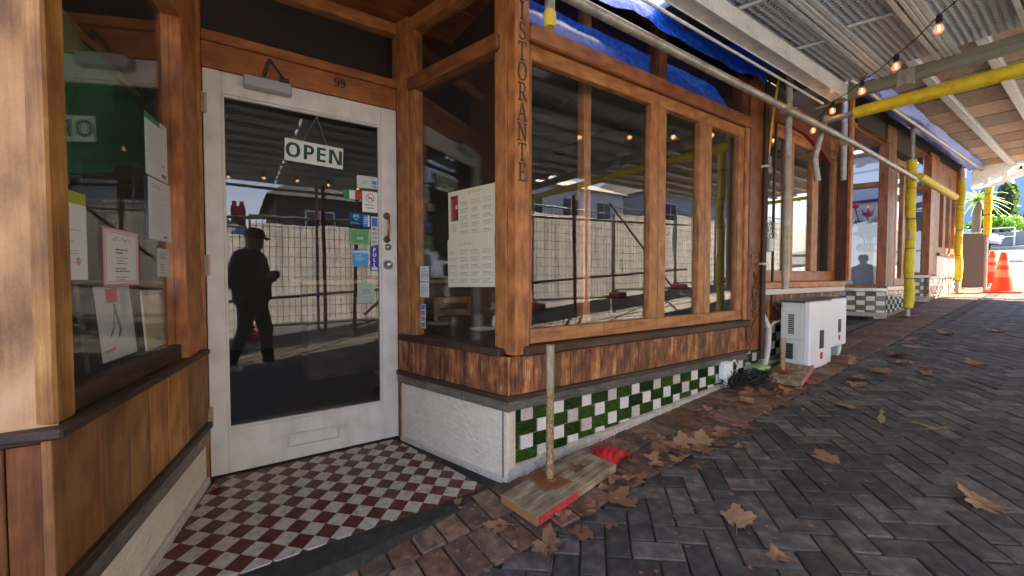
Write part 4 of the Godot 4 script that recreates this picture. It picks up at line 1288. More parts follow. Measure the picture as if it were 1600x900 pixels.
func string_of(label: String, pts: Array, lit: bool):
	var t := thing("string_light", label, "string lights", pts[0], 0.0, "strings of bulbs")
	var o: Vector3 = pts[0]
	var path := []
	for i in pts.size():
		path.append(pts[i] - o)
		if i < pts.size() - 1: path.append((pts[i] + pts[i + 1]) * 0.5 - o + V(0, -0.012, 0))
	tb(t, "cord", path, 0.0035, M.rubber, 6)
	var gm := plain("ffb98a", 0.1)
	gm.transparency = BaseMaterial3D.TRANSPARENCY_ALPHA
	gm.albedo_color = Color(1.0, 0.8, 0.66, 0.15)
	gm.emission_enabled = true
	gm.emission = Color(1.0, 0.45, 0.2)
	gm.emission_energy_multiplier = 0.018
	var fm := plain("fff0d8", 0.4)
	fm.emission_enabled = true
	fm.emission = Color(1.0, 0.82, 0.6)
	fm.emission_energy_multiplier = 0.5
	for i in pts.size():
		var b := part(t, "bulb")
		b.position = pts[i] - o
		tb(b, "socket", [V(0, 0.004, 0), V(0, -0.012, 0), V(0, -0.045, 0)], [0.01, 0.015, 0.014], M.rubber, 10)
		var k := MB.new()
		k.lathe(V(0, -0.105, 0), [[0.0, 0.0], [0.014, 0.004], [0.023, 0.018], [0.024, 0.032], [0.017, 0.05], [0.012, 0.062]], 14)
		put(b, "bulb_glass", k.mesh(), gm)
		tb(b, "filament", [V(0, -0.056, 0), V(0.004, -0.07, 0), V(-0.004, -0.078, 0.003), V(0, -0.09, 0)], 0.0045, fm, 6)
		if lit:
			var l := OmniLight3D.new()
			l.light_color = Color(1.0, 0.72, 0.45)
			l.light_energy = 0.0005
			l.light_size = 0.02
			l.omni_range = 6.0
			l.omni_attenuation = 2.0
			l.shadow_enabled = true
			b.add_child(l)
			l.name = "glow"
			l.position = V(0, -0.075, 0)

func splay_bay(s: Node, o: Vector3, d: Vector2, ln: float, yb: float, ys: float, yt: float, gl: Material, sd: int, dark := false):
	# splayed glass side of a recess: tiled base, capping, posts, rail, pane
	var R := frame_at(s, "side_bay", o, d)
	bx(R, "post", V(0.0, yb, -0.1), V(0.1, yt, 0.012), M.frame_vl)
	bx(R, "post", V(ln - 0.09, ys + 0.05, -0.1), V(ln, yt, 0.014), shifted(M.frame_vl, V(0.3, 0.2, 0), Color(0.9, 0.78, 0.7)))
	bx(R, "transom_rail", V(0.1, yt - 0.55, -0.06), V(ln - 0.09, yt - 0.48, 0.012), M.frame_ul)
	bx(R, "bottom_rail", V(0.1, ys + 0.05, -0.06), V(ln - 0.09, ys + 0.09, 0.004), M.frame_ul)
	glass_pane(R, V(0.1, ys + 0.09, -0.035), V(ln - 0.09, yt - 0.55, -0.03), false)
	glass_pane(R, V(0.1, yt - 0.48, -0.035), V(ln - 0.09, yt, -0.03), false)
	bx(R, "capping", V(0.0, ys, -0.06), V(ln + 0.02, ys + 0.05, 0.04), M.strip, 0.004)
	bx(R, "tile_bed", V(0.0, yb - 0.1, -0.12), V(ln + 0.01, ys, 0.0), M.grout, 0.0)
	bx(R, "plinth", V(0.0, yb - 0.15, -0.05), V(ln + 0.015, yb + 0.06, 0.03), M.plinth, 0.008)
	wall_tiles(R, 0.0, ln + 0.005, ys - 0.002, func(_x): return yb + 0.06, 0.006, 6, 0.0, sd, 0.2, 0.09, 0.062, 0.06)

func second_shopfront():
	var s := thing("shopfront", "narrow timber shopfront behind the galvanised upright and white machines", "shopfront")
	bx(s, "pilaster", V(3.43, 0.42, -1.79), V(3.665, 3.0, -1.672), shifted(M.frame_v, V(0.5, 0.1, 0), Color(0.8, 0.72, 0.66)), 0.006)
	bx(s, "pilaster_strip", V(3.665, 0.62, -1.86), V(3.72, 3.0, -1.69), shifted(M.frame_v, V(0.9, 0.1, 0), Color(0.6, 0.5, 0.45)), 0.004)
	var w := part(s, "window")
	var zf := -1.735
	for q in [[3.72, 4.3], [4.304, 4.86], [4.864, 5.415]]:
		var sash := part(w, "sash")
		bx(sash, "top_rail", V(q[0], 2.28, zf - 0.045), V(q[1], 2.36, zf), shifted(M.frame_u, V(q[0], 0.2, 0)), 0.004)
		bx(sash, "bottom_rail", V(q[0], 0.985, zf - 0.045), V(q[1], 1.085, zf), shifted(M.header_u, V(q[0], 0.2, 0)), 0.004)
		bx(sash, "stile", V(q[0], 1.085, zf - 0.045), V(q[0] + 0.07, 2.28, zf - 0.001), shifted(M.frame_v, V(q[0], 0.2, 0)), 0.004)
		bx(sash, "stile", V(q[1] - 0.07, 1.085, zf - 0.045), V(q[1], 2.28, zf - 0.001), shifted(M.frame_v, V(q[1] * 2.0, 0.2, 0)), 0.004)
		glass_pane(sash, V(q[0] + 0.06, 1.08, zf - 0.03), V(q[1] - 0.06, 2.29, zf - 0.025))
	bx(w, "head", V(3.72, 2.361, -1.9), V(5.42, 2.5, -1.73), M.frame_u)
	bx(w, "sill", V(3.67, 0.925, -1.9), V(5.5, 0.984, -1.66), shifted(M.frame_u, V(0.3, 0.1, 0), Color(1.05, 1.0, 0.95)), 0.006)
	bx(w, "sill_flashing", V(3.67, 0.872, -1.8), V(5.5, 0.9245, -1.67), plain("b9b4ac", 0.5), 0.004)
	bx(s, "side_fin", V(5.42, 0.985, -1.8), V(5.462, 3.0, -1.642), shifted(M.sill_v, V(0.1, 0.2, 0.3), Color(1.2, 0.9, 0.75)), 0.003)
	bx(s, "fin_edge", V(5.412, 0.985, -1.6418), V(5.475, 3.0, -1.612), shifted(M.frame_v, V(0.3, 0.6, 0), Color(1.12, 1.02, 0.98)), 0.004)
	boards(s, 3.665, 5.48, 0.64, 0.872, -1.71, 0.09, "clad_v", 21)
	bx(s, "ledge", V(3.43, 0.6, -1.8), V(5.48, 0.64, -1.69), M.strip_dull, 0.003)
	bx(s, "tile_bed", V(3.45, 0.1, -1.85), V(5.48, 0.6, -1.722), M.grout, 0.0)
	wall_tiles(s, 3.46, 5.47, 0.6, func(x): return gy(x) + 0.07, -1.716, 5, 0.0, 17)
	bx(s, "plinth", V(3.45, 0.1, -1.8), V(4.6, gy(4.0) + 0.03, -1.7), M.plinth, 0.01)
	bx(s, "plinth", V(4.6, 0.1, -1.8), V(5.48, gy(5.1) + 0.05, -1.7), M.plinth, 0.01)
	bx(s, "upper_wall", V(3.5, 2.5, -1.95), V(6.0, 5.4, -1.76), M.dim_wall, 0.0)
	# curved red board over the window
	var k := MB.new()
	var prev = null
	for i in 17:
		var t := i / 16.0
		var x := lerpf(3.75, 5.15, t)
		var dip := 0.24 * pow(t, 3.0)
		var cur := [V(x, 2.62 - dip * 0.3, -1.72), V(x, 2.36 - dip * 0.75 + 0.05 * sin(t * PI), -1.7)]
		if prev:
			k.auto([prev[0], cur[0], cur[1], prev[1]], V(x, 2.4, -2.0))
			k.auto([prev[1], cur[1], cur[1] + V(0, 0, -0.04), prev[1] + V(0, 0, -0.04)], V(x, 3.0, -1.7))
		prev = cur
	put(s, "arch_board", k.mesh(), shifted(M.header_u, V(0.3, 0.1, 0), Color(0.72, 0.5, 0.48)))
	# room behind
	var inn := part(s, "room")
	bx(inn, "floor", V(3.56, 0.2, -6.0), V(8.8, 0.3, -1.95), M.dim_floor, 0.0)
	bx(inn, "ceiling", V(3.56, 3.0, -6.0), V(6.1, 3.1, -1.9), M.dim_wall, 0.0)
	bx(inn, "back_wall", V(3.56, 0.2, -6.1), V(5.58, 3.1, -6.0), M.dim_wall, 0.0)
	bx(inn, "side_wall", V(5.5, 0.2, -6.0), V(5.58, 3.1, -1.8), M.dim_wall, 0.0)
	rebase(s, V(4.6, gy(4.6), -1.71))

func third_shopfront():
	var s := thing("shopfront", "shopfront with lotus flowers behind glass past the second recess", "shopfront")
	# recess door seen edge on
	bx(s, "recess_door", V(5.6, 0.5, -2.66), V(6.72, 2.7, -2.6), M.frame_v)
	bx(s, "recess_step", V(5.49, 0.3, -2.6), V(7.02, 0.465, -1.73), M.kerb)
	splay_bay(s, V(6.74, 0, -2.61), Vector2(0.28, 0.9), 0.95, 0.49, 0.83, 2.75, M.glass, 31)
	# street face
	boards(s, 7.04, 7.42, 0.9, 3.0, -1.72, 0.12, "frame_v", 41)
	var w := part(s, "window")
	for q in [[7.44, 7.85], [7.854, 8.28]]:
		var sash := part(w, "sash")
		bx(sash, "top_rail", V(q[0], 2.55, -1.77), V(q[1], 2.63, -1.72), M.frame_u)
		bx(sash, "bottom_rail", V(q[0], 0.9, -1.77), V(q[1], 1.0, -1.72), M.frame_u)
		bx(sash, "stile", V(q[0], 1.0, -1.77), V(q[0] + 0.07, 2.55, -1.721), M.frame_v)
		bx(sash, "stile", V(q[1] - 0.07, 1.0, -1.77), V(q[1], 2.55, -1.721), M.frame_v)
		glass_pane(sash, V(q[0] + 0.07, 1.0, -1.75), V(q[1] - 0.07, 2.55, -1.745))
	bx(s, "capping", V(7.02, 0.84, -1.79), V(8.3, 0.895, -1.685), M.strip, 0.004)
	bx(s, "tile_bed", V(7.02, 0.3, -1.85), V(8.3, 0.84, -1.715), M.grout, 0.0)
	wall_tiles(s, 7.03, 8.3, 0.838, func(x): return gy(x) + 0.04, -1.709, 6, 0.0, 27, 0.2, 0.09, 0.062)
	bx(s, "upper_wall", V(6.0, 2.75, -1.95), V(8.35, 5.6, -1.74), M.dim_wall, 0.0)
	bx(s, "recess_ceiling", V(5.49, 2.74, -2.7), V(7.05, 2.8, -1.74), M.frame_u, 0.0)
	var inn := part(s, "room")
	bx(inn, "floor", V(6.75, 0.4, -4.0), V(8.8, 0.5, -1.8), M.dim_floor, 0.0)
	bx(inn, "back_wall", V(6.2, 0.4, -4.05), V(9.0, 3.0, -4.0), plain("bdb5a8", 0.9), 0.0)
	bx(inn, "partition", V(8.32, 0.4, -4.0), V(8.4, 3.0, -1.8), plain("b9b2a6", 0.9), 0.0)
	bx(inn, "counter", V(7.25, 0.5, -3.2), V(8.3, 1.25, -2.6), plain("c9ccca", 0.6))
	rebase(s, V(7.3, gy(7.3), -1.71))
	# lotus arrangement, certificate and chair seen through the glass
	var l := thing("lotus_arrangement", "pink lotus flowers and dark round leaves behind the shop glass", "flowers", V(7.6, 1.5, -2.06))
	var petal := plain("e0408c", 0.6)
	petal.backlight_enabled = true
	petal.backlight = Color(0.5, 0.2, 0.35)
	var green := plain("1e3a22", 0.6)
	for f in [[V(0.0, 0.38, 0.0), 0.11], [V(-0.16, 0.5, -0.1), 0.08], [V(0.16, 0.3, 0.05), 0.07]]:
		var fl := part(l, "flower")
		fl.position = f[0]
		for i in 12:
			var k := MB.new()
			var a := TAU * i / 6.0 + (0.3 if i >= 6 else 0.0)
			var up: float = 0.9 if i >= 6 else 0.35
			var rows := []
			for q in 5:
				var t := q / 4.0
				var wd: float = f[1] * 0.34 * sin(PI * minf(t * 0.85 + 0.12, 1.0))
				var ctr := V(t * f[1] * 0.75, f[1] * up * t * t + 0.02 * t, 0)
				rows.append([ctr + V(0, 0.25 * wd, -wd), ctr, ctr + V(0, 0.25 * wd, wd)])
			k.sheet(rows)
			var o := put(fl, "petal", k.mesh(), petal)
			o.rotation.y = a
		tb(l, "stem", [f[0], f[0] * 0.5 + V(0.02, -0.05, 0), V(0, -0.1, 0)], 0.008, green, 6)
	for i in 7:
		var k := MB.new()
		var rows := []
		for q in 4:
			var row := []
			for a in 13:
				var t := TAU * a / 12.0
				var rr := 0.13 * q / 3.0
				row.append(V(cos(t) * rr, 0.05 * (q / 3.0) * (q / 3.0) + 0.01 * sin(t * 3.0) * q / 3.0, sin(t) * rr))
			rows.append(row)
		k.sheet(rows)
		var o := put(l, "leaf", k.mesh(), green)
		o.transform = Transform3D(Basis.from_euler(V(rng.randf_range(-0.9, 0.9), rng.randf() * 6.0, rng.randf_range(-0.9, 0.9))), V(rng.randf_range(-0.22, 0.22), rng.randf_range(0.0, 0.28), rng.randf_range(-0.12, 0.12)))
	bx(l, "bowl", V(-0.1, -0.12, -0.1), V(0.1, 0.0, 0.1), M.glaze_dark, 0.03)
	bx(l, "stand", V(-0.1, -1.0, -0.1), V(0.1, -0.12, 0.1), plain("c9ccca", 0.6), 0.01)
	var c := thing("framed_certificate", "blue framed certificate on the wall behind the lotus flowers", "picture", V(8.316, 2.45, -2.22), -PI / 2)
	bx(c, "frame", V(-0.3, -0.25, 0.0), V(0.3, 0.25, 0.02), plain("1d2b5e", 0.4), 0.004)
	bx(c, "paper", V(-0.26, -0.21, 0.02), V(0.26, 0.21, 0.022), plain("b8bcc4", 0.7), 0.0)

func fourth_shopfront():
	var s := thing("shopfront", "sunlit end shopfront with white panel below its windows", "shopfront")
	splay_bay(s, V(8.88, 0, -2.61), Vector2(0.28, 0.9), 0.95, 0.65, 1.0, 2.95, M.glass, 51, true)
	bx(s, "recess_step", V(8.3, 0.4, -2.6), V(9.14, 0.62, -1.73), M.kerb)
	boards(s, 9.16, 9.72, 1.05, 3.0, -1.715, 0.28, "frame_v", 61)
	var w := part(s, "window")
	for q in [[9.75, 10.18], [10.184, 10.62], [10.624, 11.06]]:
		var sash := part(w, "sash")
		bx(sash, "top_rail", V(q[0], 2.45, -1.77), V(q[1], 2.53, -1.72), M.header_u)
		bx(sash, "bottom_rail", V(q[0], 1.42, -1.77), V(q[1], 1.52, -1.72), M.header_u)
		bx(sash, "stile", V(q[0], 1.52, -1.77), V(q[0] + 0.07, 2.45, -1.721), M.header_v)
		bx(sash, "stile", V(q[1] - 0.07, 1.52, -1.77), V(q[1], 2.45, -1.721), M.header_v)
		glass_pane(sash, V(q[0] + 0.07, 1.52, -1.75), V(q[1] - 0.07, 2.45, -1.745))
	bx(s, "sill", V(9.72, 1.37, -1.79), V(11.1, 1.42, -1.68), M.header_u)
	bx(s, "transom", V(9.72, 2.53, -1.78), V(11.1, 2.95, -1.73), M.header_u)
	bx(s, "white_panel", V(9.72, 1.03, -1.79), V(11.1, 1.37, -1.712), M.white, 0.004)
	bx(s, "capping", V(9.14, 0.985, -1.79), V(11.1, 1.03, -1.69), M.strip, 0.004)
	bx(s, "tile_bed", V(9.14, 0.4, -1.85), V(11.1, 0.985, -1.715), M.grout, 0.0)
	wall_tiles(s, 9.15, 11.1, 0.983, func(x): return gy(x) + 0.04, -1.709, 6, 0.0, 67, 0.2, 0.11, 0.062)
	bx(s, "end_post", V(11.12, 0.6, -1.85), V(11.32, 3.0, -1.66), M.header_v, 0.005)
	bx(s, "end_post", V(11.75, 0.6, -2.0), V(11.9, 3.0, -1.85), shifted(M.header_v, V(0.5, 0.2, 0.1), Color(0.6, 0.6, 0.75)), 0.005)
	bx(s, "upper_wall", V(8.3, 2.95, -1.95), V(12.0, 5.6, -1.74), M.dim_wall, 0.0)
	bx(s, "recess_ceiling", V(8.3, 2.94, -2.7), V(9.2, 2.98, -1.74), M.frame_u, 0.0)
	var inn := part(s, "room")
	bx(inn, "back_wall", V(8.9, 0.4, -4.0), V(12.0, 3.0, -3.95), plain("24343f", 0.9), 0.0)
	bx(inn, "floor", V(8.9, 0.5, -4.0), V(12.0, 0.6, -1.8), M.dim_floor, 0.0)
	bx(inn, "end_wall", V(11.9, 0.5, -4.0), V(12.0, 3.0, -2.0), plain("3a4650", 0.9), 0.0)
	rebase(s, V(10.1, gy(10.1), -1.71))
	for q in [[0.42, 1.95, "notice taped high in the dark side window of the end shop"], [0.4, 1.5, "notice taped low in the dark side window of the end shop"]]:
		var i := print_card(96, 128, Color("d5d6d8"))
		scribble(i, 12, 16, 70, 14, 7, Color("77797c"), rng)
		var p: Vector3 = V(8.88, 0, -2.61) + V(0.297, 0, 0.955) * q[0] + V(-0.955, 0, 0.297) * 0.004
		tag(card(self, "paper_notice", i, Transform3D(Basis(V(0.297, 0, 0.955), Vector3.UP, V(-0.955, 0, 0.297)), p + V(0, q[1], 0)), 0.24, 0.33), q[2], "notice", "paper notices")
	var o := thing("planter_board", "tall dark taupe board leaning at the end of the shopfronts beside the cones", "board", V(12.12, gy(12.1), -1.66), 0.0)
	o.rotation.y = -0.85
	bx(o, "panel", V(-0.24, 0.0, -0.04), V(0.22, 1.08, 0.04), plain("5a5046", 0.8), 0.01)
	bx(o, "edge_strip", V(0.2202, 0.0, -0.045), V(0.25, 1.08, 0.045), plain("3c352e", 0.7), 0.004)

# ---------- services on the wall ----------
func services():
	var dp := thing("downpipe", "dark brown downpipe on the pilaster beside the front window", "pipe", V(3.63, gy(3.63), -1.655))
	tb(dp, "pipe", [V(0, 0.12, 0), V(0.0, 0.7, 0.0), V(0.012, 1.4, 0.0), V(0.02, 2.4, 0.0)], 0.021, plain("3d2419", 0.6), 10)
	for y in [0.9, 1.7]: bx(dp, "clip", V(-0.03, y, -0.03), V(0.03, y + 0.02, 0.025), plain("c3bdb4", 0.5))
	var d2 := thing("conduit", "thin brown conduit right of the downpipe bending to the white machines", "pipe", V(3.85, gy(3.85), -1.68))
	tb(d2, "pipe", [V(0.16, 0.44, 0.08), V(0.05, 0.5, 0.03), V(0, 0.56, 0), V(0.0, 1.5, 0.0), V(0.02, 2.1, 0.0)], 0.011, plain("43241c", 0.6), 8)
	var yc := thing("yellow_cable", "yellow cable running down to a grey box on the pilaster", "cable", V(3.655, 2.02, -1.64))
	tb(yc, "cable", [V(0.0, 0.0, 0), V(0.01, 0.2, 0.01), V(0.02, 0.42, 0.03), V(0.03, 0.6, 0.05)], 0.009, plain("d6b32a", 0.5), 8)
	bx(yc, "plug", V(-0.016, -0.14, -0.016), V(0.016, 0.0, 0.016), plain("8c857c", 0.5))
	bx(yc, "junction_box", V(0.03, -0.78, -0.03), V(0.1, -0.66, 0.01), plain("cfcac2", 0.5), 0.006)
	var wc := thing("wire_coil", "small coil of grey wire hung on the pilaster", "wire", V(3.68, 1.42, -1.635))
	for q in 5:
		var p := []
		for a in 17: p.append(V(cos(TAU * a / 16.0) * (0.045 + 0.008 * q), sin(TAU * a / 16.0 + q) * (0.05 + 0.006 * q), 0.004 * q + 0.01 * sin(a + q)))
		tb(wc, "loop", p, 0.0025, plain("8a847a", 0.5, 0.5), 5)
	# climbing dead vine on the jamb
	var vn := thing("dead_vine", "dry dead vine twigs climbing the end of the front window", "vine", V(3.47, 0.45, -1.66))
	var r := RandomNumberGenerator.new()
	r.seed = 66
	for i in 16:
		var p := []
		var at := V(r.randf_range(-0.06, 0.07), r.randf_range(0.0, 0.75), 0.0)
		for q in 9:
			p.append(at)
			at += V(r.randf_range(-0.035, 0.035), r.randf_range(-0.03, 0.06), r.randf_range(-0.004, 0.006))
		tb(vn, "twig", p, 0.0022, plain("2a1d14", 0.9), 5)
	var wp := thing("white_pipe", "white waste pipe bending down across the dark tiles", "pipe", V(3.72, gy(3.72), -1.67))
	tb(wp, "pipe", [V(-0.12, 0.02, 0.03), V(-0.05, 0.05, 0.02), V(0.05, 0.18, 0.0), V(0.06, 0.36, 0.0), V(-0.06, 0.5, -0.01)], 0.024, plain("c9c6bf", 0.5), 10)
	tb(wp, "branch", [V(0.06, 0.36, 0.0), V(0.16, 0.4, 0.0), V(0.4, 0.41, 0.0)], 0.012, plain("c9c6bf", 0.5), 8)
	var mb := thing("meter_box", "small white box fixed low on the green tiles", "box", V(3.1, 0.25, -1.695))
	bx(mb, "case", V(-0.055, 0, 0), V(0.055, 0.13, 0.05), M.whiteplastic, 0.005)
	bx(mb, "lid", V(-0.05, 0.006, 0.05), V(0.05, 0.124, 0.056), M.whiteplastic, 0.003)
	tb(mb, "cable", [V(0.055, 0.11, 0.03), V(0.12, 0.13, 0.03), V(0.17, 0.08, 0.03), V(0.15, 0.03, 0.03)], 0.008, M.whiteplastic, 6)
	tb(mb, "foot_pipe", [V(0.0, 0.0, 0.03), V(0.0, -0.06, 0.03)], 0.02, M.whiteplastic, 10)
	# tangle of black wire
	var tw := thing("wire_tangle", "heap of tangled black wire on the brick edging", "wire", V(3.24, gy(3.24), -1.55))
	for i in 26:
		var p := []
		var a0 := r.randf() * TAU
		var rr := r.randf_range(0.03, 0.14)
		var ct := V(r.randf_range(-0.16, 0.16), r.randf_range(0.0, 0.05), r.randf_range(-0.07, 0.09))
		for q in 14:
			var a := a0 + q * 0.6
			p.append(ct + V(cos(a) * rr * 1.3, 0.012 + absf(sin(a * 1.7 + i)) * 0.05 * (1.0 - ct.length() * 3.0), sin(a) * rr * 0.6))
		tb(tw, "wire", p, 0.0035, M.rubber, 5)
	for i in 14:
		var p := []
		var at := V(r.randf_range(-0.25, 0.1), 0.01, r.randf_range(-0.12, 0.0))
		for q in 7:
			p.append(at)
			at += V(r.randf_range(-0.03, 0.05), r.randf_range(-0.005, 0.035), r.randf_range(-0.02, 0.02))
		tb(tw, "wire", p, 0.003, M.rubber, 5)
	var gb := thing("plastic_scrap", "crumpled green plastic bag by the white pipe", "litter", V(3.5, gy(3.5) + 0.06, -1.6))
	var k := MB.new()
	var rows := []
	var ns := FastNoiseLite.new()
	ns.frequency = 0.5
	for i in 9:
		var rw := []
		for j in 12:
			var a := TAU * j / 11.0
			var f := i / 8.0
			var rd := 0.06 * sin(PI * (0.1 + f * 0.85)) * (1.0 + 0.5 * ns.get_noise_2d(i * 2.0, j * 2.0))
			rw.append(V(cos(a) * rd * 1.5, f * 0.05, sin(a) * rd))
		rows.append(rw)
	k.sheet(rows)
	put(gb, "bag", k.mesh(), plain("8fb87a", 0.4))
	# heat pump boxes
	machine("nearer white air conditioner box with side grilles standing by the tiles", V(3.9, gy(3.9) + 0.015, -1.63), 0.44, 0.56)
	machine("farther white air conditioner box raised behind the first one", V(4.345, gy(4.345) + 0.125, -1.63), 0.34, 0.425)
	# red cap
	var rc := thing("red_plastic_cover", "crumpled red plastic cover lying on the bricks behind the sole board", "plastic cover", V(1.62, gy(1.62), -1.5), 0.5)
	rc.scale = V(0.78, 0.95, 0.78)
	rows = []
	for i in 9:
		var rw := []
		for j in 13:
			var f := i / 8.0
			var q := j / 12.0 - 0.5
			var wd := lerpf(0.17, 0.27, f)
			var ridge := 0.014 * sin(q * 42.0) * sin(f * PI)
			rw.append(V(-0.12 + f * 0.25, 0.004 + 0.07 * sin(minf(1.0, f * 1.3) * PI * 0.8) * (1.0 - 2.6 * q * q) + ridge + 0.01 * ns.get_noise_2d(i * 3.0, j * 3.0), q * wd))
		rows.append(rw)
	k = MB.new()
	k.sheet(rows)
	put(rc, "shell", k.mesh(), M.red)
	bx(rc, "lip", V(0.1, 0.0, -0.12), V(0.15, 0.014, 0.12), M.red, 0.006)
	# boulder and gull-white scraps
	var bo := thing("broken_brick", "broken pink brick at the edge of the brick course", "brick", V(4.32, gy(4.32), -1.26), 0.4)
	bx(bo, "lump", V(-0.04, 0, -0.03), V(0.045, 0.085, 0.03), M.bricks[2], 0.014)

func machine(label: String, at: Vector3, w: float, h: float):
	var t := thing("air_conditioner", label, "air conditioner", at, 0.0, "white outdoor units")
	var d := 0.225
	bx(t, "body", V(0.0, 0.0, 0.0), V(w, h - 0.012, d - 0.05), plain("c9cbc6", 0.45), 0.008)
	bx(t, "front_cover", V(-0.004, -0.004, d - 0.05), V(w + 0.002, h, d), M.whiteplastic, 0.01)
	bx(t, "lid", V(-0.006, h + 0.0005, -0.002), V(w + 0.001, h + 0.008, d - 0.004), plain("5d5e64", 0.5), 0.003)
	var vg := part(t, "vent")
	bx(vg, "recess", V(-0.0015, h * 0.5, 0.06), V(0.002, h * 0.8, 0.105), M.black, 0.0)
	for i in 10: bx(vg, "slat", V(-0.007, h * 0.5 + 0.006 + i * h * 0.029, 0.058), V(0.0, h * 0.5 + 0.011 + i * h * 0.029, 0.107), plain("c9cbc6", 0.45), 0.001)
	var v2 := part(t, "vent")
	bx(v2, "recess", V(-0.0015, h * 0.12, 0.04), V(0.002, h * 0.36, 0.1), plain("2d2f31", 0.6), 0.0)
	for i in 6: bx(v2, "slat", V(-0.006, h * 0.13 + i * h * 0.04, 0.04), V(0.0, h * 0.138 + i * h * 0.04, 0.1), plain("55585a", 0.5), 0.001)
	bx(t, "display_window", V(w * 0.42, h * 0.28, d), V(w * 0.62, h * 0.56, d + 0.002), plain("4b4744", 0.3), 0.004)
	bx(t, "red_label", V(w * 0.46, h * 0.12, d), V(w * 0.58, h * 0.22, d + 0.0015), plain("b8232b", 0.5), 0.0)
	bx(t, "seam", V(-0.0055, h * 0.42, 0.0), V(-0.003, h * 0.424, d - 0.052), M.greyplastic, 0.0)
	for q in [[0.02, 0.05], [0.02, 0.93], [d - 0.075, 0.05], [d - 0.075, 0.93]]: tb(t, "screw", [V(-0.001, h * q[1], q[0]), V(-0.006, h * q[1], q[0])], 0.006, M.steel, 8)
	bx(t, "side_label", V(-0.0055, h * 0.86, 0.03), V(-0.0042, h * 0.9, 0.1), M.paper, 0.0)
	for x in [0.05, w - 0.09]: bx(t, "foot", V(x, -0.12 if h < 0.5 else -0.02, 0.02), V(x + 0.04, 0.0, d - 0.03), plain("b9bbb8", 0.5), 0.004)
	if h < 0.5: tb(t, "drain_hose", [V(w - 0.02, 0.3, d - 0.06), V(w + 0.03, 0.28, d - 0.06), V(w + 0.035, 0.1, d - 0.06), V(w + 0.02, -0.05, d - 0.05), V(w - 0.04, -0.09, d - 0.04)], 0.011, M.whiteplastic, 8)

# ---------- signs and papers ----------
func disc(i: Image, cx: float, cy: float, r0: float, r1: float, col: Color):
	for y in range(maxi(0, int(cy - r1)), mini(i.get_height(), int(cy + r1) + 1)):
		for x in range(maxi(0, int(cx - r1)), mini(i.get_width(), int(cx + r1) + 1)):
			var d := Vector2(x - cx, y - cy).length()
			if d >= r0 and d <= r1: i.set_pixel(x, y, col)
func stroke(i: Image, a: Vector2, b: Vector2, w: int, col: Color):
	var n := int(a.distance_to(b)) + 1
	for k in n + 1:
		var p := a.lerp(b, float(k) / n)
		i.fill_rect(Rect2i(int(p.x) - w / 2, int(p.y) - w / 2, w, w), col)

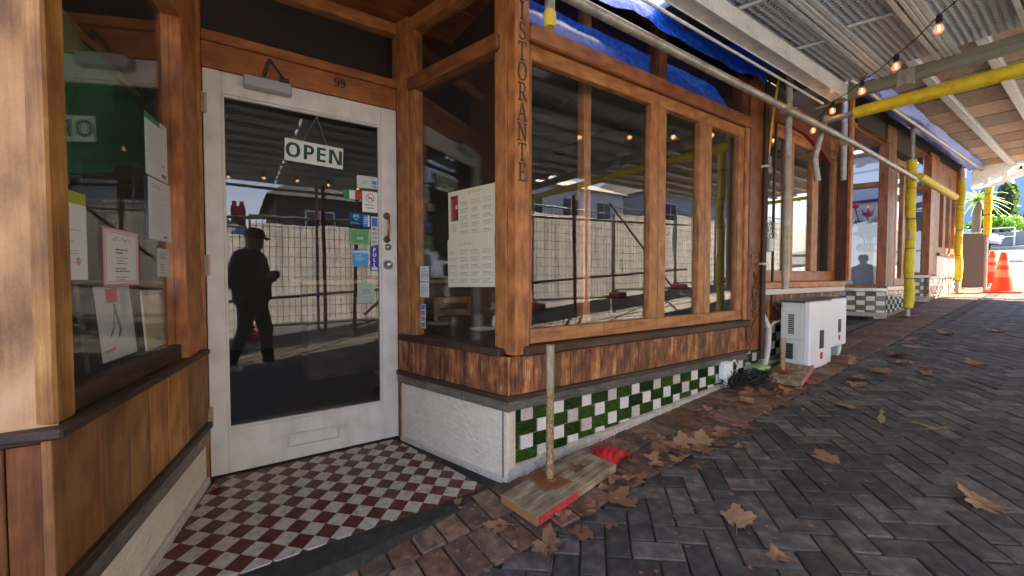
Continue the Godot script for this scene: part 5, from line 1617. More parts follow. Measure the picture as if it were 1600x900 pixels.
func signs():
	var dz := -2.575
	var r := RandomNumberGenerator.new()
	r.seed = 5
	var op := thing("open_sign", "pale hanging sign reading OPEN in dark green on a chain in the door", "sign", V(0.385, 1.672, dz - 0.014))
	op.rotation.z = -0.035
	bx(op, "plate", V(-0.152, 0.0, -0.002), V(0.152, 0.122, 0.002), plain("cfd6d0", 0.5), 0.001)
	letters(op, "lettering", "OPEN", Transform3D(Basis(), V(0, 0.061, 0.0025)), 0.082, plain("123a30", 0.6), "Droid Sans", 0.0012, 1.0, true)
	for s in [-1.0, 1.0]:
		var k := MB.new()
		var a := V(s * 0.062, 0.118, 0.0)
		var b := V(0.005, 0.275, 0.0)
		for q in 13:
			var p := a.lerp(b, q / 13.0)
			var e := a.lerp(b, (q + 1.25) / 13.0)
			var off := V(0.0022, 0.0008, 0.0) if q % 2 == 0 else V(0, 0, 0.0022)
			k.tube([p + off, e + off], 0.0012, 5)
			k.tube([p - off, e - off], 0.0012, 5)
		put(op, "chain", k.mesh(), plain("8b8577", 0.4, 0.7))
	var Z := Transform3D(Basis(), Vector3.ZERO)
	var stick := func(called: String, label: String, cat: String, i: Image, x0: float, x1: float, y0: float, y1: float):
		var c := card(self, called, i, Transform3D(Basis(), V((x0 + x1) * 0.5, (y0 + y1) * 0.5, dz - 0.0233)), x1 - x0, y1 - y0, 0.0008)
		tag(c, label, cat, "stickers on the door glass")
	var i := print_card(106, 64, Color("b9c3bd"))
	i.fill_rect(Rect2i(70, 2, 2, 60), Color("8fa29b"))
	i.fill_rect(Rect2i(78, 22, 22, 18), Color("2f6fb0"))
	i.fill_rect(Rect2i(80, 46, 8, 10), Color("3c76a8")); i.fill_rect(Rect2i(91, 46, 8, 10), Color("3c76a8"))
	flourish(i, 24, 34, 38, 7.0, Color("5d7d88"))
	stick.call("card_sticker", "pale payment sticker at the top right of the door glass", "sticker", i, 0.619, 0.742, 1.575, 1.649)
	i = print_card(96, 54, Color("d8dad6"))
	i.fill_rect(Rect2i(0, 0, 32, 54), Color("1f7a44")); i.fill_rect(Rect2i(64, 0, 32, 54), Color("b02a24"))
	stick.call("flag_sticker", "green white and red flag sticker on the door glass", "sticker", i, 0.541, 0.641, 1.5, 1.553)
	i = print_card(100, 124, Color("d9d7d4"))
	disc(i, 50, 38, 22, 26, Color("c23a3c")); stroke(i, Vector2(34, 22), Vector2(66, 54), 4, Color("c23a3c"))
	i.fill_rect(Rect2i(36, 38, 28, 5), Color("333333")); i.fill_rect(Rect2i(58, 30, 3, 7), Color("333333"))
	scribble(i, 14, 78, 74, 1, 8, Color("444444"), r, 5); scribble(i, 28, 96, 48, 1, 8, Color("444444"), r, 5)
	stick.call("no_smoking_sticker", "white no smoking sticker with red ring on the door glass", "sticker", i, 0.65, 0.7435, 1.43, 1.557)
	i = print_card(60, 150, Color("2a3c86"))
	stick.call("pull_sticker", "narrow blue sticker reading PULL downwards beside the door knob", "sticker", i, 0.694, 0.744, 1.07, 1.223)
	var ps: Node = get_child(get_child_count() - 1)
	for k in 4: letters(ps, "letter", "PULL"[k], Transform3D(Basis(), V(0, 0.052 - k * 0.031, 0.0006)), 0.024, plain("d8dcea", 0.6), "Droid Sans", 0.0004, 1.0, true)
	bx(ps, "payment_mark", V(-0.018, -0.072, 0.0003), V(0.018, -0.055, 0.0009), plain("c9cfdf", 0.6), 0.0)
	i = print_card(90, 76, Color("173e78"))
	for y in 50:
		for x in 60:
			var p := Vector2((x - 30) / 22.0, (24 - y) / 22.0)
			var hh := pow(p.x * p.x + p.y * p.y - 0.6, 3.0) - p.x * p.x * pow(p.y, 3.0)
			if hh < 0.0 and hh > -0.12: i.set_pixel(x + 14, y + 6, Color("4fb6c9"))
	scribble(i, 10, 62, 60, 1, 6, Color("c5d6e6"), r, 3)
	stick.call("heart_sticker", "dark blue sticker with a pale blue heart on the door glass", "sticker", i, 0.572, 0.652, 1.346, 1.419)
	i = print_card(48, 76, Color("3d7fc0"))
	scribble(i, 4, 14, 38, 4, 12, Color("d6e2ee"), r, 4)
	i.fill_rect(Rect2i(34, 4, 14, 68), Color("cfd8dc"))
	stick.call("payment_sticker", "small blue and white payment sticker right of the heart sticker", "sticker", i, 0.655, 0.692, 1.338, 1.412)
	i = print_card(50, 130, Color("c4c8c6"))
	i.fill_rect(Rect2i(6, 6, 38, 40), Color("2f6fb0"))
	disc(i, 18, 58, 0, 8, Color("b8402e")); disc(i, 31, 58, 0, 8, Color("c98a3e"))
	for y in [72, 92, 112]: i.fill_rect(Rect2i(8, y, 34, 12), Color("8d9496"))
	stick.call("payment_sticker", "column of small card logos above the PULL sticker", "sticker", i, 0.7, 0.743, 1.232, 1.405)
	i = print_card(128, 96, Color("5f9a60"))
	i.fill_rect(Rect2i(4, 4, 120, 88), Color("7fb07c")); i.fill_rect(Rect2i(8, 8, 112, 80), Color("56935a"))
	disc(i, 56, 56, 6, 9, Color("d5e6d0")); disc(i, 76, 56, 6, 9, Color("d5e6d0"))
	stick.call("green_sticker", "square green sticker with two pale rings on the door glass", "sticker", i, 0.572, 0.69, 1.229, 1.322)
	i = print_card(96, 100, Color("4690c0"))
	i.fill_rect(Rect2i(0, 0, 96, 16), Color("8cc4e4")); scribble(i, 14, 28, 66, 4, 10, Color("9fd0ee"), r, 4)
	stick.call("blue_sticker", "light blue square sticker below the green one on the door", "sticker", i, 0.59, 0.68, 1.095, 1.192)
	i = print_card(96, 120, Color("93a597"))
	disc(i, 36, 52, 8, 11, Color("55705f")); disc(i, 60, 52, 8, 11, Color("55705f")); stroke(i, Vector2(30, 38), Vector2(66, 38), 3, Color("55705f"))
	stick.call("green_sticker", "faded green sticker with two rings low on the door glass", "sticker", i, 0.615, 0.715, 0.87, 0.99)

	# menu in the right side bay
	var Rb := Basis(V(0.2798, 0, 0.9601), Vector3.UP, V(-0.9601, 0, 0.2798))
	var Ro := V(0.87, 0, -2.575)
	var on_r := func(t: float, y: float, z: float) -> Transform3D: return Transform3D(Rb, Ro + Rb * V(t, y, z))
	for half in 2:
		i = print_card(512, 380, Color("c8bea4"))
		flourish(i, 230 - half * 90, 26 + half * 18, 150, 12.0, Color("4a4132"))
		if half == 0:
			i.fill_rect(Rect2i(28, 36, 86, 200), Color("7d2a2c"))
			i.fill_rect(Rect2i(34, 60, 22, 170), Color("a85a58")); i.fill_rect(Rect2i(92, 130, 20, 100), Color("3a2420"))
			i.fill_rect(Rect2i(52, 50, 30, 160), Color("8e1f28")); disc(i, 66, 48, 0, 13, Color("4a2c22")); i.fill_rect(Rect2i(84, 110, 22, 34), Color("c9a8a0"))
			scribble(i, 32, 262, 76, 7, 9, Color("5a503e"), r, 2)
		for cI in 3 if half == 0 else 4:
			var cx := 136 + cI * 124 if half == 0 else 16 + cI * 124
			for blk in 5:
				scribble(i, cx, 92 + blk * 56 + r.randi() % 8, 104, 1, 10, Color("3a3226"), r, 3)
				scribble(i, cx, 104 + blk * 56, 110, 3, 9, Color("5a503e"), r, 2)
		var cd := card(self, "menu_sheet", i, on_r.call(0.62 - 0.006 * half, 1.382 - half * 0.27, -0.0285 + 0.0006 * half), 0.365, 0.27, 0.001)
		cd.rotate_object_local(Vector3.BACK, 0.02)
		tag(cd, ["upper cream menu sheet with a small red portrait in the corner bay", "lower cream menu sheet without a picture in the corner bay"][half], "menu", "menu sheets in the side bay")
	for q in [["2018", 1.05], ["2017", 0.953]]:
		i = print_card(64, 80, Color("c9c9c6"))
		scribble(i, 12, 10, 42, 2, 6, Color("8d8d88"), r, 2)
		i.fill_rect(Rect2i(8, 26, 48, 2), Color("555555")); i.fill_rect(Rect2i(8, 66, 48, 2), Color("555555"))
		var c := card(self, "award_sticker", i, on_r.call(0.215, q[1], -0.0285), 0.085, 0.092, 0.001)
		tag(c, ["upper white award sticker reading 2018 at the side bay frame", "lower white award sticker reading 2017 at the side bay frame"][0 if q[0] == "2018" else 1], "sticker", "award stickers")
		letters(c, "lettering", q[0], Transform3D(Basis(), V(0, -0.008, 0.0008)), 0.026, plain("35383c", 0.6), "Droid Sans", 0.0004, 0.85)
	i = print_card(30, 110, Color("b9bcbc"))
	for y in [4, 30, 56, 84]: i.fill_rect(Rect2i(4, y, 22, 20), [Color("2f6fb0"), Color("a8543a"), Color("4a7a98"), Color("6a6e74")][y / 28])
	tag(card(self, "payment_sticker", i, on_r.call(0.2, 0.79, -0.0285), 0.045, 0.15, 0.001), "narrow strip of card logos below the 2017 sticker", "sticker", "award stickers")

	# notices in the left side bay
	var Lb := Basis(V(0.2035, 0, -0.979).normalized(), Vector3.UP, V(0.979, 0, 0.2035).normalized())
	var Lo := V(-0.142, 0, -2.572)
	var on_l := func(t: float, y: float, z: float) -> Transform3D: return Transform3D(Lb, Lo + Lb * V(-t, y, z))
	i = print_card(160, 250, Color("c9cdd0"))
	i.fill_rect(Rect2i(0, 0, 160, 34), Color("8f9c2e")); scribble(i, 40, 14, 50, 1, 8, Color("c9d08a"), r, 4)
	i.fill_rect(Rect2i(34, 46, 46, 16), Color("3c3f44")); scribble(i, 8, 78, 60, 1, 8, Color("4b4e54"), r, 4)
	for y in [108, 138, 166, 174, 200]: scribble(i, 8, y, 140, 1, 8, Color("777c84"), r, 2)
	disc(i, 116, 196, 0, 12, Color("c98a8c")); scribble(i, 8, 226, 120, 1, 8, Color("4b4e54"), r, 3)
	tag(card(self, "paper_notice", i, on_l.call(0.998, 1.15, -0.0283), 0.16, 0.245, 0.001), "white certificate with lime green header at the left picture edge", "notice", "notices in the left bay")
	i = print_card(200, 200, Color("c8c9c8"))
	for q in [[0, 8], [12, 4]]: 
		i.fill_rect(Rect2i(q[0], q[0], 200 - 2 * q[0], q[1]), Color("c08a8c")); i.fill_rect(Rect2i(q[0], 200 - q[0] - q[1], 200 - 2 * q[0], q[1]), Color("c08a8c"))
		i.fill_rect(Rect2i(q[0], q[0], q[1], 200 - 2 * q[0]), Color("c08a8c")); i.fill_rect(Rect2i(200 - q[0] - q[1], q[0], q[1], 200 - 2 * q[0]), Color("c08a8c"))
	flourish(i, 50, 36, 100, 6.0, Color("55585c"))
	scribble(i, 62, 70, 76, 2, 11, Color("35383c"), r, 5); scribble(i, 66, 100, 70, 3, 10, Color("55585c"), r, 3); scribble(i, 60, 138, 84, 2, 10, Color("35383c"), r, 4); scribble(i, 62, 170, 76, 2, 9, Color("55585c"), r, 3)
	tag(card(self, "paper_notice", i, on_l.call(0.715, 1.1, -0.0283), 0.235, 0.185, 0.001), "square certificate with a pink double border in the left bay", "notice", "notices in the left bay")
	i = print_card(120, 240, Color("c4c9c8"))
	i.fill_rect(Rect2i(0, 0, 80, 24), Color("3f7a4c")); scribble(i, 86, 12, 26, 2, 8, Color("55585c"), r, 3)
	scribble(i, 14, 44, 92, 18, 8, Color("9a9fa2"), r, 2); i.fill_rect(Rect2i(84, 210, 26, 14), Color("55585c")); i.fill_rect(Rect2i(84, 170, 18, 10), Color("b58a70"))
	tag(card(self, "paper_notice", i, on_l.call(0.415, 1.545, -0.0283), 0.21, 0.235, 0.001), "upper white notice with green top strip near the bay post", "notice", "notices in the left bay")
	i = print_card(120, 240, Color("c6c8c9"))
	scribble(i, 14, 22, 60, 2, 10, Color("55585c"), r, 3); scribble(i, 14, 50, 92, 20, 8, Color("9a9fa2"), r, 2); scribble(i, 76, 220, 34, 1, 8, Color("35383c"), r, 6)
	tag(card(self, "paper_notice", i, on_l.call(0.395, 1.302, -0.0283), 0.21, 0.24, 0.001), "lower plain white notice below the green striped one", "notice", "notices in the left bay")
	i = print_card(80, 100, Color("b8bab4"))
	scribble(i, 18, 16, 44, 3, 8, Color("3d6f80"), r, 4); scribble(i, 18, 56, 44, 4, 9, Color("55585c"), r, 3)
	tag(card(self, "paper_notice", i, on_l.call(0.375, 1.092, -0.0283), 0.115, 0.115, 0.001), "small square card with blue print low in the left bay", "notice", "notices in the left bay")
	# poster board and white board leaning inside the left bay
	var po := thing("framed_poster", "black framed white poster leaning inside the left bay window", "poster")
	po.transform = on_l.call(0.625, 0.735, -0.075) * Transform3D(Basis(Vector3.RIGHT, -0.08), Vector3.ZERO)
	bx(po, "frame", V(-0.19, 0.0, -0.012), V(0.15, 0.285, 0.0), M.black, 0.003)
	i = print_card(200, 260, Color("b9b9ba"))
	i.fill_rect(Rect2i(56, 10, 66, 50), Color("c25a58")); stroke(i, Vector2(96, 70), Vector2(80, 150), 5, Color("4a5a50")); stroke(i, Vector2(96, 70), Vector2(118, 160), 12, Color("6d7a74")); stroke(i, Vector2(80, 150), Vector2(60, 176), 6, Color("55504c")); stroke(i, Vector2(118, 160), Vector2(104, 182), 8, Color("2e4a38"))
	i.fill_rect(Rect2i(14, 220, 42, 10), Color("5a8a4e")); i.fill_rect(Rect2i(56, 216, 20, 12), Color("b8504c"))
	card(po, "print", i, Transform3D(Basis(), V(0.005, 0.142, 0.001)), 0.24, 0.255, 0.001)
	var wb := thing("white_board", "plain cream board leaning inside the left bay beside the post", "board")
	wb.transform = on_l.call(0.31, 0.735, -0.075) * Transform3D(Basis(Vector3.RIGHT, -0.06), Vector3.ZERO)
	bx(wb, "panel", V(-0.1, 0.0, -0.008), V(0.11, 0.225, 0.0), plain("b5ab92", 0.7), 0.002)
	bx(wb, "head_strip", V(-0.1, 0.2255, -0.006), V(0.11, 0.245, -0.001), plain("8d9496", 0.6), 0.0)
	# window shelf, green drape
	var sh := thing("window_shelf", "dark timber display shelf inside the left bay window", "shelf")
	sh.transform = on_l.call(0.65, 0.69, -0.2)
	bx(sh, "board", V(-0.5, 0.0, -0.16), V(0.42, 0.035, 0.14), M.sill_ul, 0.003)
	for x in [-0.45, 0.38]: bx(sh, "bracket", V(x - 0.02, -0.7, -0.1), V(x + 0.02, 0.0, 0.1), M.sill_vl, 0.003)
	var dr := thing("green_drape", "dark green flag cloth hanging inside the left bay window", "drape")
	dr.transform = on_l.call(0.5, 1.25, -0.25)
	var rows := []
	for a in 9:
		var rw := []
		for b in 22:
			var f := b / 21.0
			rw.append(V(-0.35 + 0.85 * f, 0.75 - 0.72 * (a / 8.0) * (1.0 - 0.55 * f) - 0.1 * f, 0.05 * sin(f * 19.0 + a * 0.4) * (0.3 + a / 8.0)))
		rows.append(rw)
	var k := MB.new()
	k.sheet(rows)
	put(dr, "cloth", k.mesh(), plain("0f5c3a", 0.8))
	tb(dr, "rod", [V(-0.4, 0.76, 0), V(0.55, 0.66, 0)], 0.01, M.brass, 8)

func wine_glass(label: String, at: Vector3):
	var t := thing("wine_glass", label, "glass", at, 0.0, "glasses on the tables")
	var k := MB.new()
	k.lathe(Vector3.ZERO, [[0.036, 0.001], [0.03, 0.003], [0.005, 0.008], [0.004, 0.085], [0.012, 0.095], [0.034, 0.115], [0.042, 0.14], [0.038, 0.175], [0.031, 0.2]], 20)
	put(t, "bowl_and_stem", k.mesh(), M.drink_glass)
func tumbler(label: String, at: Vector3):
	var t := thing("tumbler", label, "glass", at, 0.0, "glasses on the tables")
	var k := MB.new()
	k.lathe(Vector3.ZERO, [[0.0, 0.006], [0.03, 0.006], [0.032, 0.03], [0.036, 0.085]], 18)
	k.lathe(Vector3.ZERO, [[0.0, 0.0], [0.032, 0.001], [0.035, 0.03], [0.039, 0.085], [0.036, 0.085]], 18)
	put(t, "cup", k.mesh(), M.drink_glass)
func plate(label: String, at: Vector3):
	var t := thing("plate", label, "plate", at, 0.0, "plates on the tables")
	var k := MB.new()
	k.lathe(Vector3.ZERO, [[0.0, 0.004], [0.06, 0.004], [0.075, 0.012], [0.1, 0.018], [0.101, 0.016], [0.07, 0.003], [0.0, 0.0]], 24)
	put(t, "dish", k.mesh(), plain("d5d8d8", 0.25))
func table(label: String, at: Vector3, w: float, d: float):
	var t := thing("dining_table", label, "table", at, 0.0, "dining tables")
	bx(t, "table_top", V(-w / 2, 0.64, -d / 2), V(w / 2, 0.68, d / 2), plain("3a2113", 0.35), 0.004)
	for x in [-1.0, 1.0]:
		for z in [-1.0, 1.0]: bx(t, "leg", V(x * (w / 2 - 0.06) - 0.025, 0.0, z * (d / 2 - 0.06) - 0.025), V(x * (w / 2 - 0.06) + 0.025, 0.64, z * (d / 2 - 0.06) + 0.025), M.sill_v, 0.003)
func chair(label: String, at: Vector3, turn: float):
	var t := thing("dining_chair", label, "chair", at, turn, "dining chairs")
	bx(t, "seat", V(-0.2, 0.41, -0.2), V(0.2, 0.44, 0.2), M.panel_u, 0.008)
	for x in [-0.18, 0.18]:
		for z in [-0.18, 0.18]: bx(t, "leg", V(x - 0.018, 0.0, z - 0.018), V(x + 0.018, 0.41 if z > 0 else 0.86, z + 0.018), M.panel_v, 0.003)
	for y in [0.55, 0.68, 0.8]: bx(t, "back_slat", V(-0.16, y, -0.192), V(0.16, y + 0.06, -0.172), M.panel_u, 0.003)

func room_things():
	table("dark timber table laid for dinner just inside the corner bay", V(1.62, -0.03, -2.75), 0.92, 1.05)
	wine_glass("left wine glass on the laid table in the corner bay", V(1.25, 0.65, -2.83))
	tumbler("left tumbler on the laid table in the corner bay", V(1.33, 0.65, -2.75))
	plate("left white plate on the laid table in the corner bay", V(1.32, 0.65, -2.97))
	plate("right white plate on the laid table in the corner bay", V(1.44, 0.65, -2.5))
	tumbler("right tumbler on the laid table in the corner bay", V(1.5, 0.65, -2.66))
	wine_glass("right wine glass on the laid table in the corner bay", V(1.59, 0.65, -2.61))
	var pm := thing("salt_mill", "small white salt mill beside the right wine glass", "mill", V(1.63, 0.65, -2.66))
	var k := MB.new()
	k.lathe(Vector3.ZERO, [[0.0, 0.0], [0.02, 0.0], [0.02, 0.05], [0.012, 0.06], [0.016, 0.075], [0.0, 0.085]], 14)
	put(pm, "mill", k.mesh(), M.whiteplastic)
	table("second dark table farther back in the dining room", V(2.1, -0.03, -4.0), 1.0, 0.8)
	wine_glass("wine glass on the far table, left one", V(1.85, 0.65, -3.85))
	wine_glass("wine glass on the far table, right one", V(2.35, 0.65, -3.85))
	chair("brown slatted chair between the two tables", V(1.75, -0.03, -3.45), 0.0)
	chair("brown slatted chair at the far table by the window side", V(2.55, -0.03, -3.45), 0.1)

# ---------- street beyond the canopy ----------
func cone(label: String, x: float, z: float, turn: float):
	var t := thing("traffic_cone", label, "traffic cone", V(x, gy(x), z), turn, "orange road cones")
	t.rotation.z = atan(gslope(x))
	bx(t, "base", V(-0.19, 0.0, -0.19), V(0.19, 0.035, 0.19), M.orange, 0.015)
	var k := MB.new()
	k.lathe(Vector3.ZERO, [[0.145, 0.035], [0.135, 0.06], [0.105, 0.24], [0.1, 0.26], [0.085, 0.36], [0.05, 0.6], [0.035, 0.69], [0.026, 0.7], [0.02, 0.66]], 24)
	put(t, "body", k.mesh(), M.orange)
	k = MB.new()
	k.lathe(Vector3.ZERO, [[0.1015, 0.27], [0.0825, 0.4]], 24)
	put(t, "reflective_band", k.mesh(), plain("ff8a66", 0.5))
	k = MB.new()
	k.lathe(Vector3.ZERO, [[0.072, 0.47], [0.058, 0.56]], 24)
	put(t, "reflective_band", k.mesh(), plain("ff8a66", 0.5))

func car(label: String, at: Vector3, turn: float, paint: Color):
	var t := thing("parked_car", label, "car", at, turn, "cars parked up the street")
	t.rotation.z = 0.0
	var pm := plain(paint, 0.25, 0.3)
	pm.clearcoat_enabled = true
	# side profile lofted across the width
	var low := [Vector2(-2.1, 0.35), Vector2(-2.15, 0.6), Vector2(-2.0, 0.86), Vector2(-1.2, 0.95), Vector2(1.0, 0.98), Vector2(1.95, 0.92), Vector2(2.1, 0.7), Vector2(2.1, 0.35)]
	var rows := []
	for s in 7:
		var f := s / 6.0 * 2.0 - 1.0
		var rw := []
		var inn := 1.0 - 0.06 * pow(absf(f), 4.0)
		for q in low: rw.append(V(q.x * inn, q.y - 0.04 * pow(absf(f), 3.0) * (1.0 if q.y > 0.5 else 0.0), f * 0.86))
		rows.append(rw)
	var k := MB.new()
	k.sheet(rows)
	for f in [-0.86, 0.86]:
		var pl := []
		for q in low: pl.append(V(q.x * 0.94, q.y - (0.04 if q.y > 0.5 else 0.0), f))
		k.poly(pl, V(0, 0, signf(f)))
	put(t, "body", k.mesh(), pm)
	var cab := [Vector2(-1.15, 0.93), Vector2(-0.45, 1.4), Vector2(0.95, 1.43), Vector2(1.75, 0.95)]
	rows = []
	for s in 5:
		var f := s / 4.0 * 2.0 - 1.0
		var rw := []
		for q in cab: rw.append(V(q.x, q.y, f * (0.8 if q.y < 1.2 else 0.62)))
		rows.append(rw)
	k = MB.new()
	k.sheet(rows)
	for f in [-1.0, 1.0]: k.poly([V(-1.15, 0.93, f * 0.8), V(-0.45, 1.4, f * 0.62), V(0.95, 1.43, f * 0.62), V(1.75, 0.95, f * 0.8)], V(0, 0.3, f))
	put(t, "cabin", k.mesh(), pm)
	var gm := plain("0e1418", 0.06)
	for f in [-1.0, 1.0]:
		for w in [[-0.85, -0.35, 0.2, 0.2], [0.28, 0.28, 0.85, 1.35]]:
			k = MB.new()
			k.poly([V(w[0], 1.0, f * 0.79), V(w[1], 1.36, f * 0.655), V(w[2], 1.37, f * 0.655), V(w[3], 1.0, f * 0.79)], V(0, 0.3, f))
			put(t, "side_window", k.mesh(), gm).position = V(0, 0, f * 0.006)
	k = MB.new()
	k.poly([V(-1.13, 0.97, -0.72), V(-0.5, 1.385, -0.58), V(-0.5, 1.385, 0.58), V(-1.13, 0.97, 0.72)], V(-1, 1, 0))
	put(t, "windscreen", k.mesh(), gm).position = V(-0.008, 0.008, 0)
	k = MB.new()
	k.poly([V(1.72, 0.99, -0.72), V(1.0, 1.41, -0.58), V(1.0, 1.41, 0.58), V(1.72, 0.99, 0.72)], V(1, 1, 0))
	put(t, "rear_window", k.mesh(), gm).position = V(0.008, 0.008, 0)
	for x in [-1.35, 1.3]:
		for z in [-0.8, 0.8]:
			var w := part(t, "wheel")
			w.transform = Transform3D(Basis(Vector3.RIGHT, PI / 2), V(x, 0.31, z))
			k = MB.new()
			k.lathe(V(0, -0.09, 0), [[0.2, 0.0], [0.3, 0.01], [0.31, 0.09], [0.3, 0.17], [0.2, 0.18]], 20)
			put(w, "tyre", k.mesh(), M.rubber)
			k = MB.new()
			k.lathe(V(0, -0.085, 0), [[0.0, 0.0], [0.2, 0.01], [0.2, 0.16], [0.0, 0.17]], 14)
			put(w, "rim", k.mesh(), M.steel)
	for z in [-0.62, 0.62]:
		bx(t, "headlight", V(-2.12, 0.62, z - 0.16), V(-2.0, 0.76, z + 0.16), plain("d8dde0", 0.15), 0.02)
		bx(t, "tail_light", V(2.0, 0.66, z - 0.14), V(2.1, 0.84, z + 0.14), plain("8a1a1c", 0.2), 0.02)

func leafy(parent: Node, called: String, ctrs: Array, n: int, size: float, m: Material, sd: int) -> MeshInstance3D:
	# many small leaf faces spread through a few overlapping clumps
	var r := RandomNumberGenerator.new()
	r.seed = sd
	var k := MB.new()
	for i in n:
		var c: Array = ctrs[r.randi() % ctrs.size()]
		var d := V(r.randfn(), r.randfn(), r.randfn()).normalized()
		var rad := pow(r.randf(), 0.4)
		var p: Vector3 = c[0] + d * rad * c[1]
		var nr := (d + V(r.randfn(), r.randfn(), r.randfn()) * 0.7).normalized()
		var a := nr.cross(V(r.randfn(), r.randfn(), r.randfn())).normalized() * size * r.randf_range(0.6, 1.3)
		var b := nr.cross(a).normalized() * a.length() * 0.5
		k.poly([p - a, p + b, p + a, p - b], nr)
	return put(parent, called, k.mesh(), m)

func bush(label: String, called: String, at: Vector3, sz: Vector3, col: String, n: int, leaf: float, sd: int):
	var t := thing(called, label, "bush", at, 0.0, "shrubs up the street")
	var m := plain(col, 0.6)
	m.backlight_enabled = true
	m.backlight = Color(0.3, 0.4, 0.1)
	var r := RandomNumberGenerator.new()
	r.seed = sd
	var cs := []
	for i in 14: cs.append([V(r.randf_range(-0.75, 0.75) * sz.x, r.randf_range(0.25, 0.8) * sz.y, r.randf_range(-0.75, 0.75) * sz.z), V(sz.x, sz.y * 0.8, sz.z) * r.randf_range(0.22, 0.36)])
	leafy(t, "foliage", cs, n, leaf, m, sd)
	for i in 5: tb(t, "stem", [V(0.05 * i - 0.1, -0.2, 0), V(r.randf_range(-0.5, 0.5) * sz.x, 0.6 * sz.y, r.randf_range(-0.5, 0.5) * sz.z)], [0.04, 0.015], M.sill_v, 6)

func house(label: String, at: Vector3, turn: float, w: float, h: float, d: float, wall: Material, roof: Material, wins: Array, ridge: float, chimney := false):
	var t := thing("house", label, "house", at, turn, "houses across the street")
	bx(t, "wall", V(-w / 2, -3.0, -d / 2), V(w / 2, h, d / 2), wall, 0.02)
	var k := MB.new()
	var e := 0.4
	var a := V(-w / 2 - e, h - 0.15, -d / 2 - e)
	k.auto([a, V(w / 2 + e, h - 0.15, -d / 2 - e), V(w / 2 - ridge, h + ridge, 0), V(-w / 2 + ridge, h + ridge, 0)], V(0, 0, 0))
	k.auto([V(-w / 2 - e, h - 0.15, d / 2 + e), V(w / 2 + e, h - 0.15, d / 2 + e), V(w / 2 - ridge, h + ridge, 0), V(-w / 2 + ridge, h + ridge, 0)], V(0, 0, 0))
	k.auto([a, V(-w / 2 - e, h - 0.15, d / 2 + e), V(-w / 2 + ridge, h + ridge, 0)], V(0, 0, 0))
	k.auto([V(w / 2 + e, h - 0.15, -d / 2 - e), V(w / 2 + e, h - 0.15, d / 2 + e), V(w / 2 - ridge, h + ridge, 0)], V(0, 0, 0))
	var rf := put(t, "roof", k.mesh(), roof)
	if chimney:
		bx(rf, "chimney", V(w * 0.36, h + ridge * 0.3, -0.35), V(w * 0.36 + 0.6, h + ridge + 0.6, 0.35), plain("8a3a24", 0.85), 0.02)
		for q in 2: tb(rf, "chimney_pot", [V(w * 0.36 + 0.15 + q * 0.3, h + ridge + 0.6, 0), V(w * 0.36 + 0.15 + q * 0.3, h + ridge + 0.85, 0)], 0.1, plain("a04a30", 0.8), 8)
	for q in wins:
		# x, y, width, height, face (-1 towards the shops, 1 away)
		var f := part(t, "window")
		var z: float = q[4] * d / 2
		var zz := [z - 0.03, z + 0.05]
		bx(f, "frame", V(q[0] - q[2] / 2 - 0.08, q[1] - q[3] / 2 - 0.08, zz[0]), V(q[0] + q[2] / 2 + 0.08, q[1] + q[3] / 2 + 0.08, zz[1] if q[4] > 0 else z - 0.05), plain("d5d2cb", 0.6), 0.01)
		bx(f, "pane", V(q[0] - q[2] / 2, q[1] - q[3] / 2, z + q[4] * 0.052), V(q[0] + q[2] / 2, q[1] + q[3] / 2, z + q[4] * 0.06), plain("1c2a38", 0.05), 0.0)
		bx(f, "glazing_bar", V(q[0] - 0.025, q[1] - q[3] / 2, z + q[4] * 0.061), V(q[0] + 0.025, q[1] + q[3] / 2, z + q[4] * 0.08), plain("d5d2cb", 0.6), 0.0)

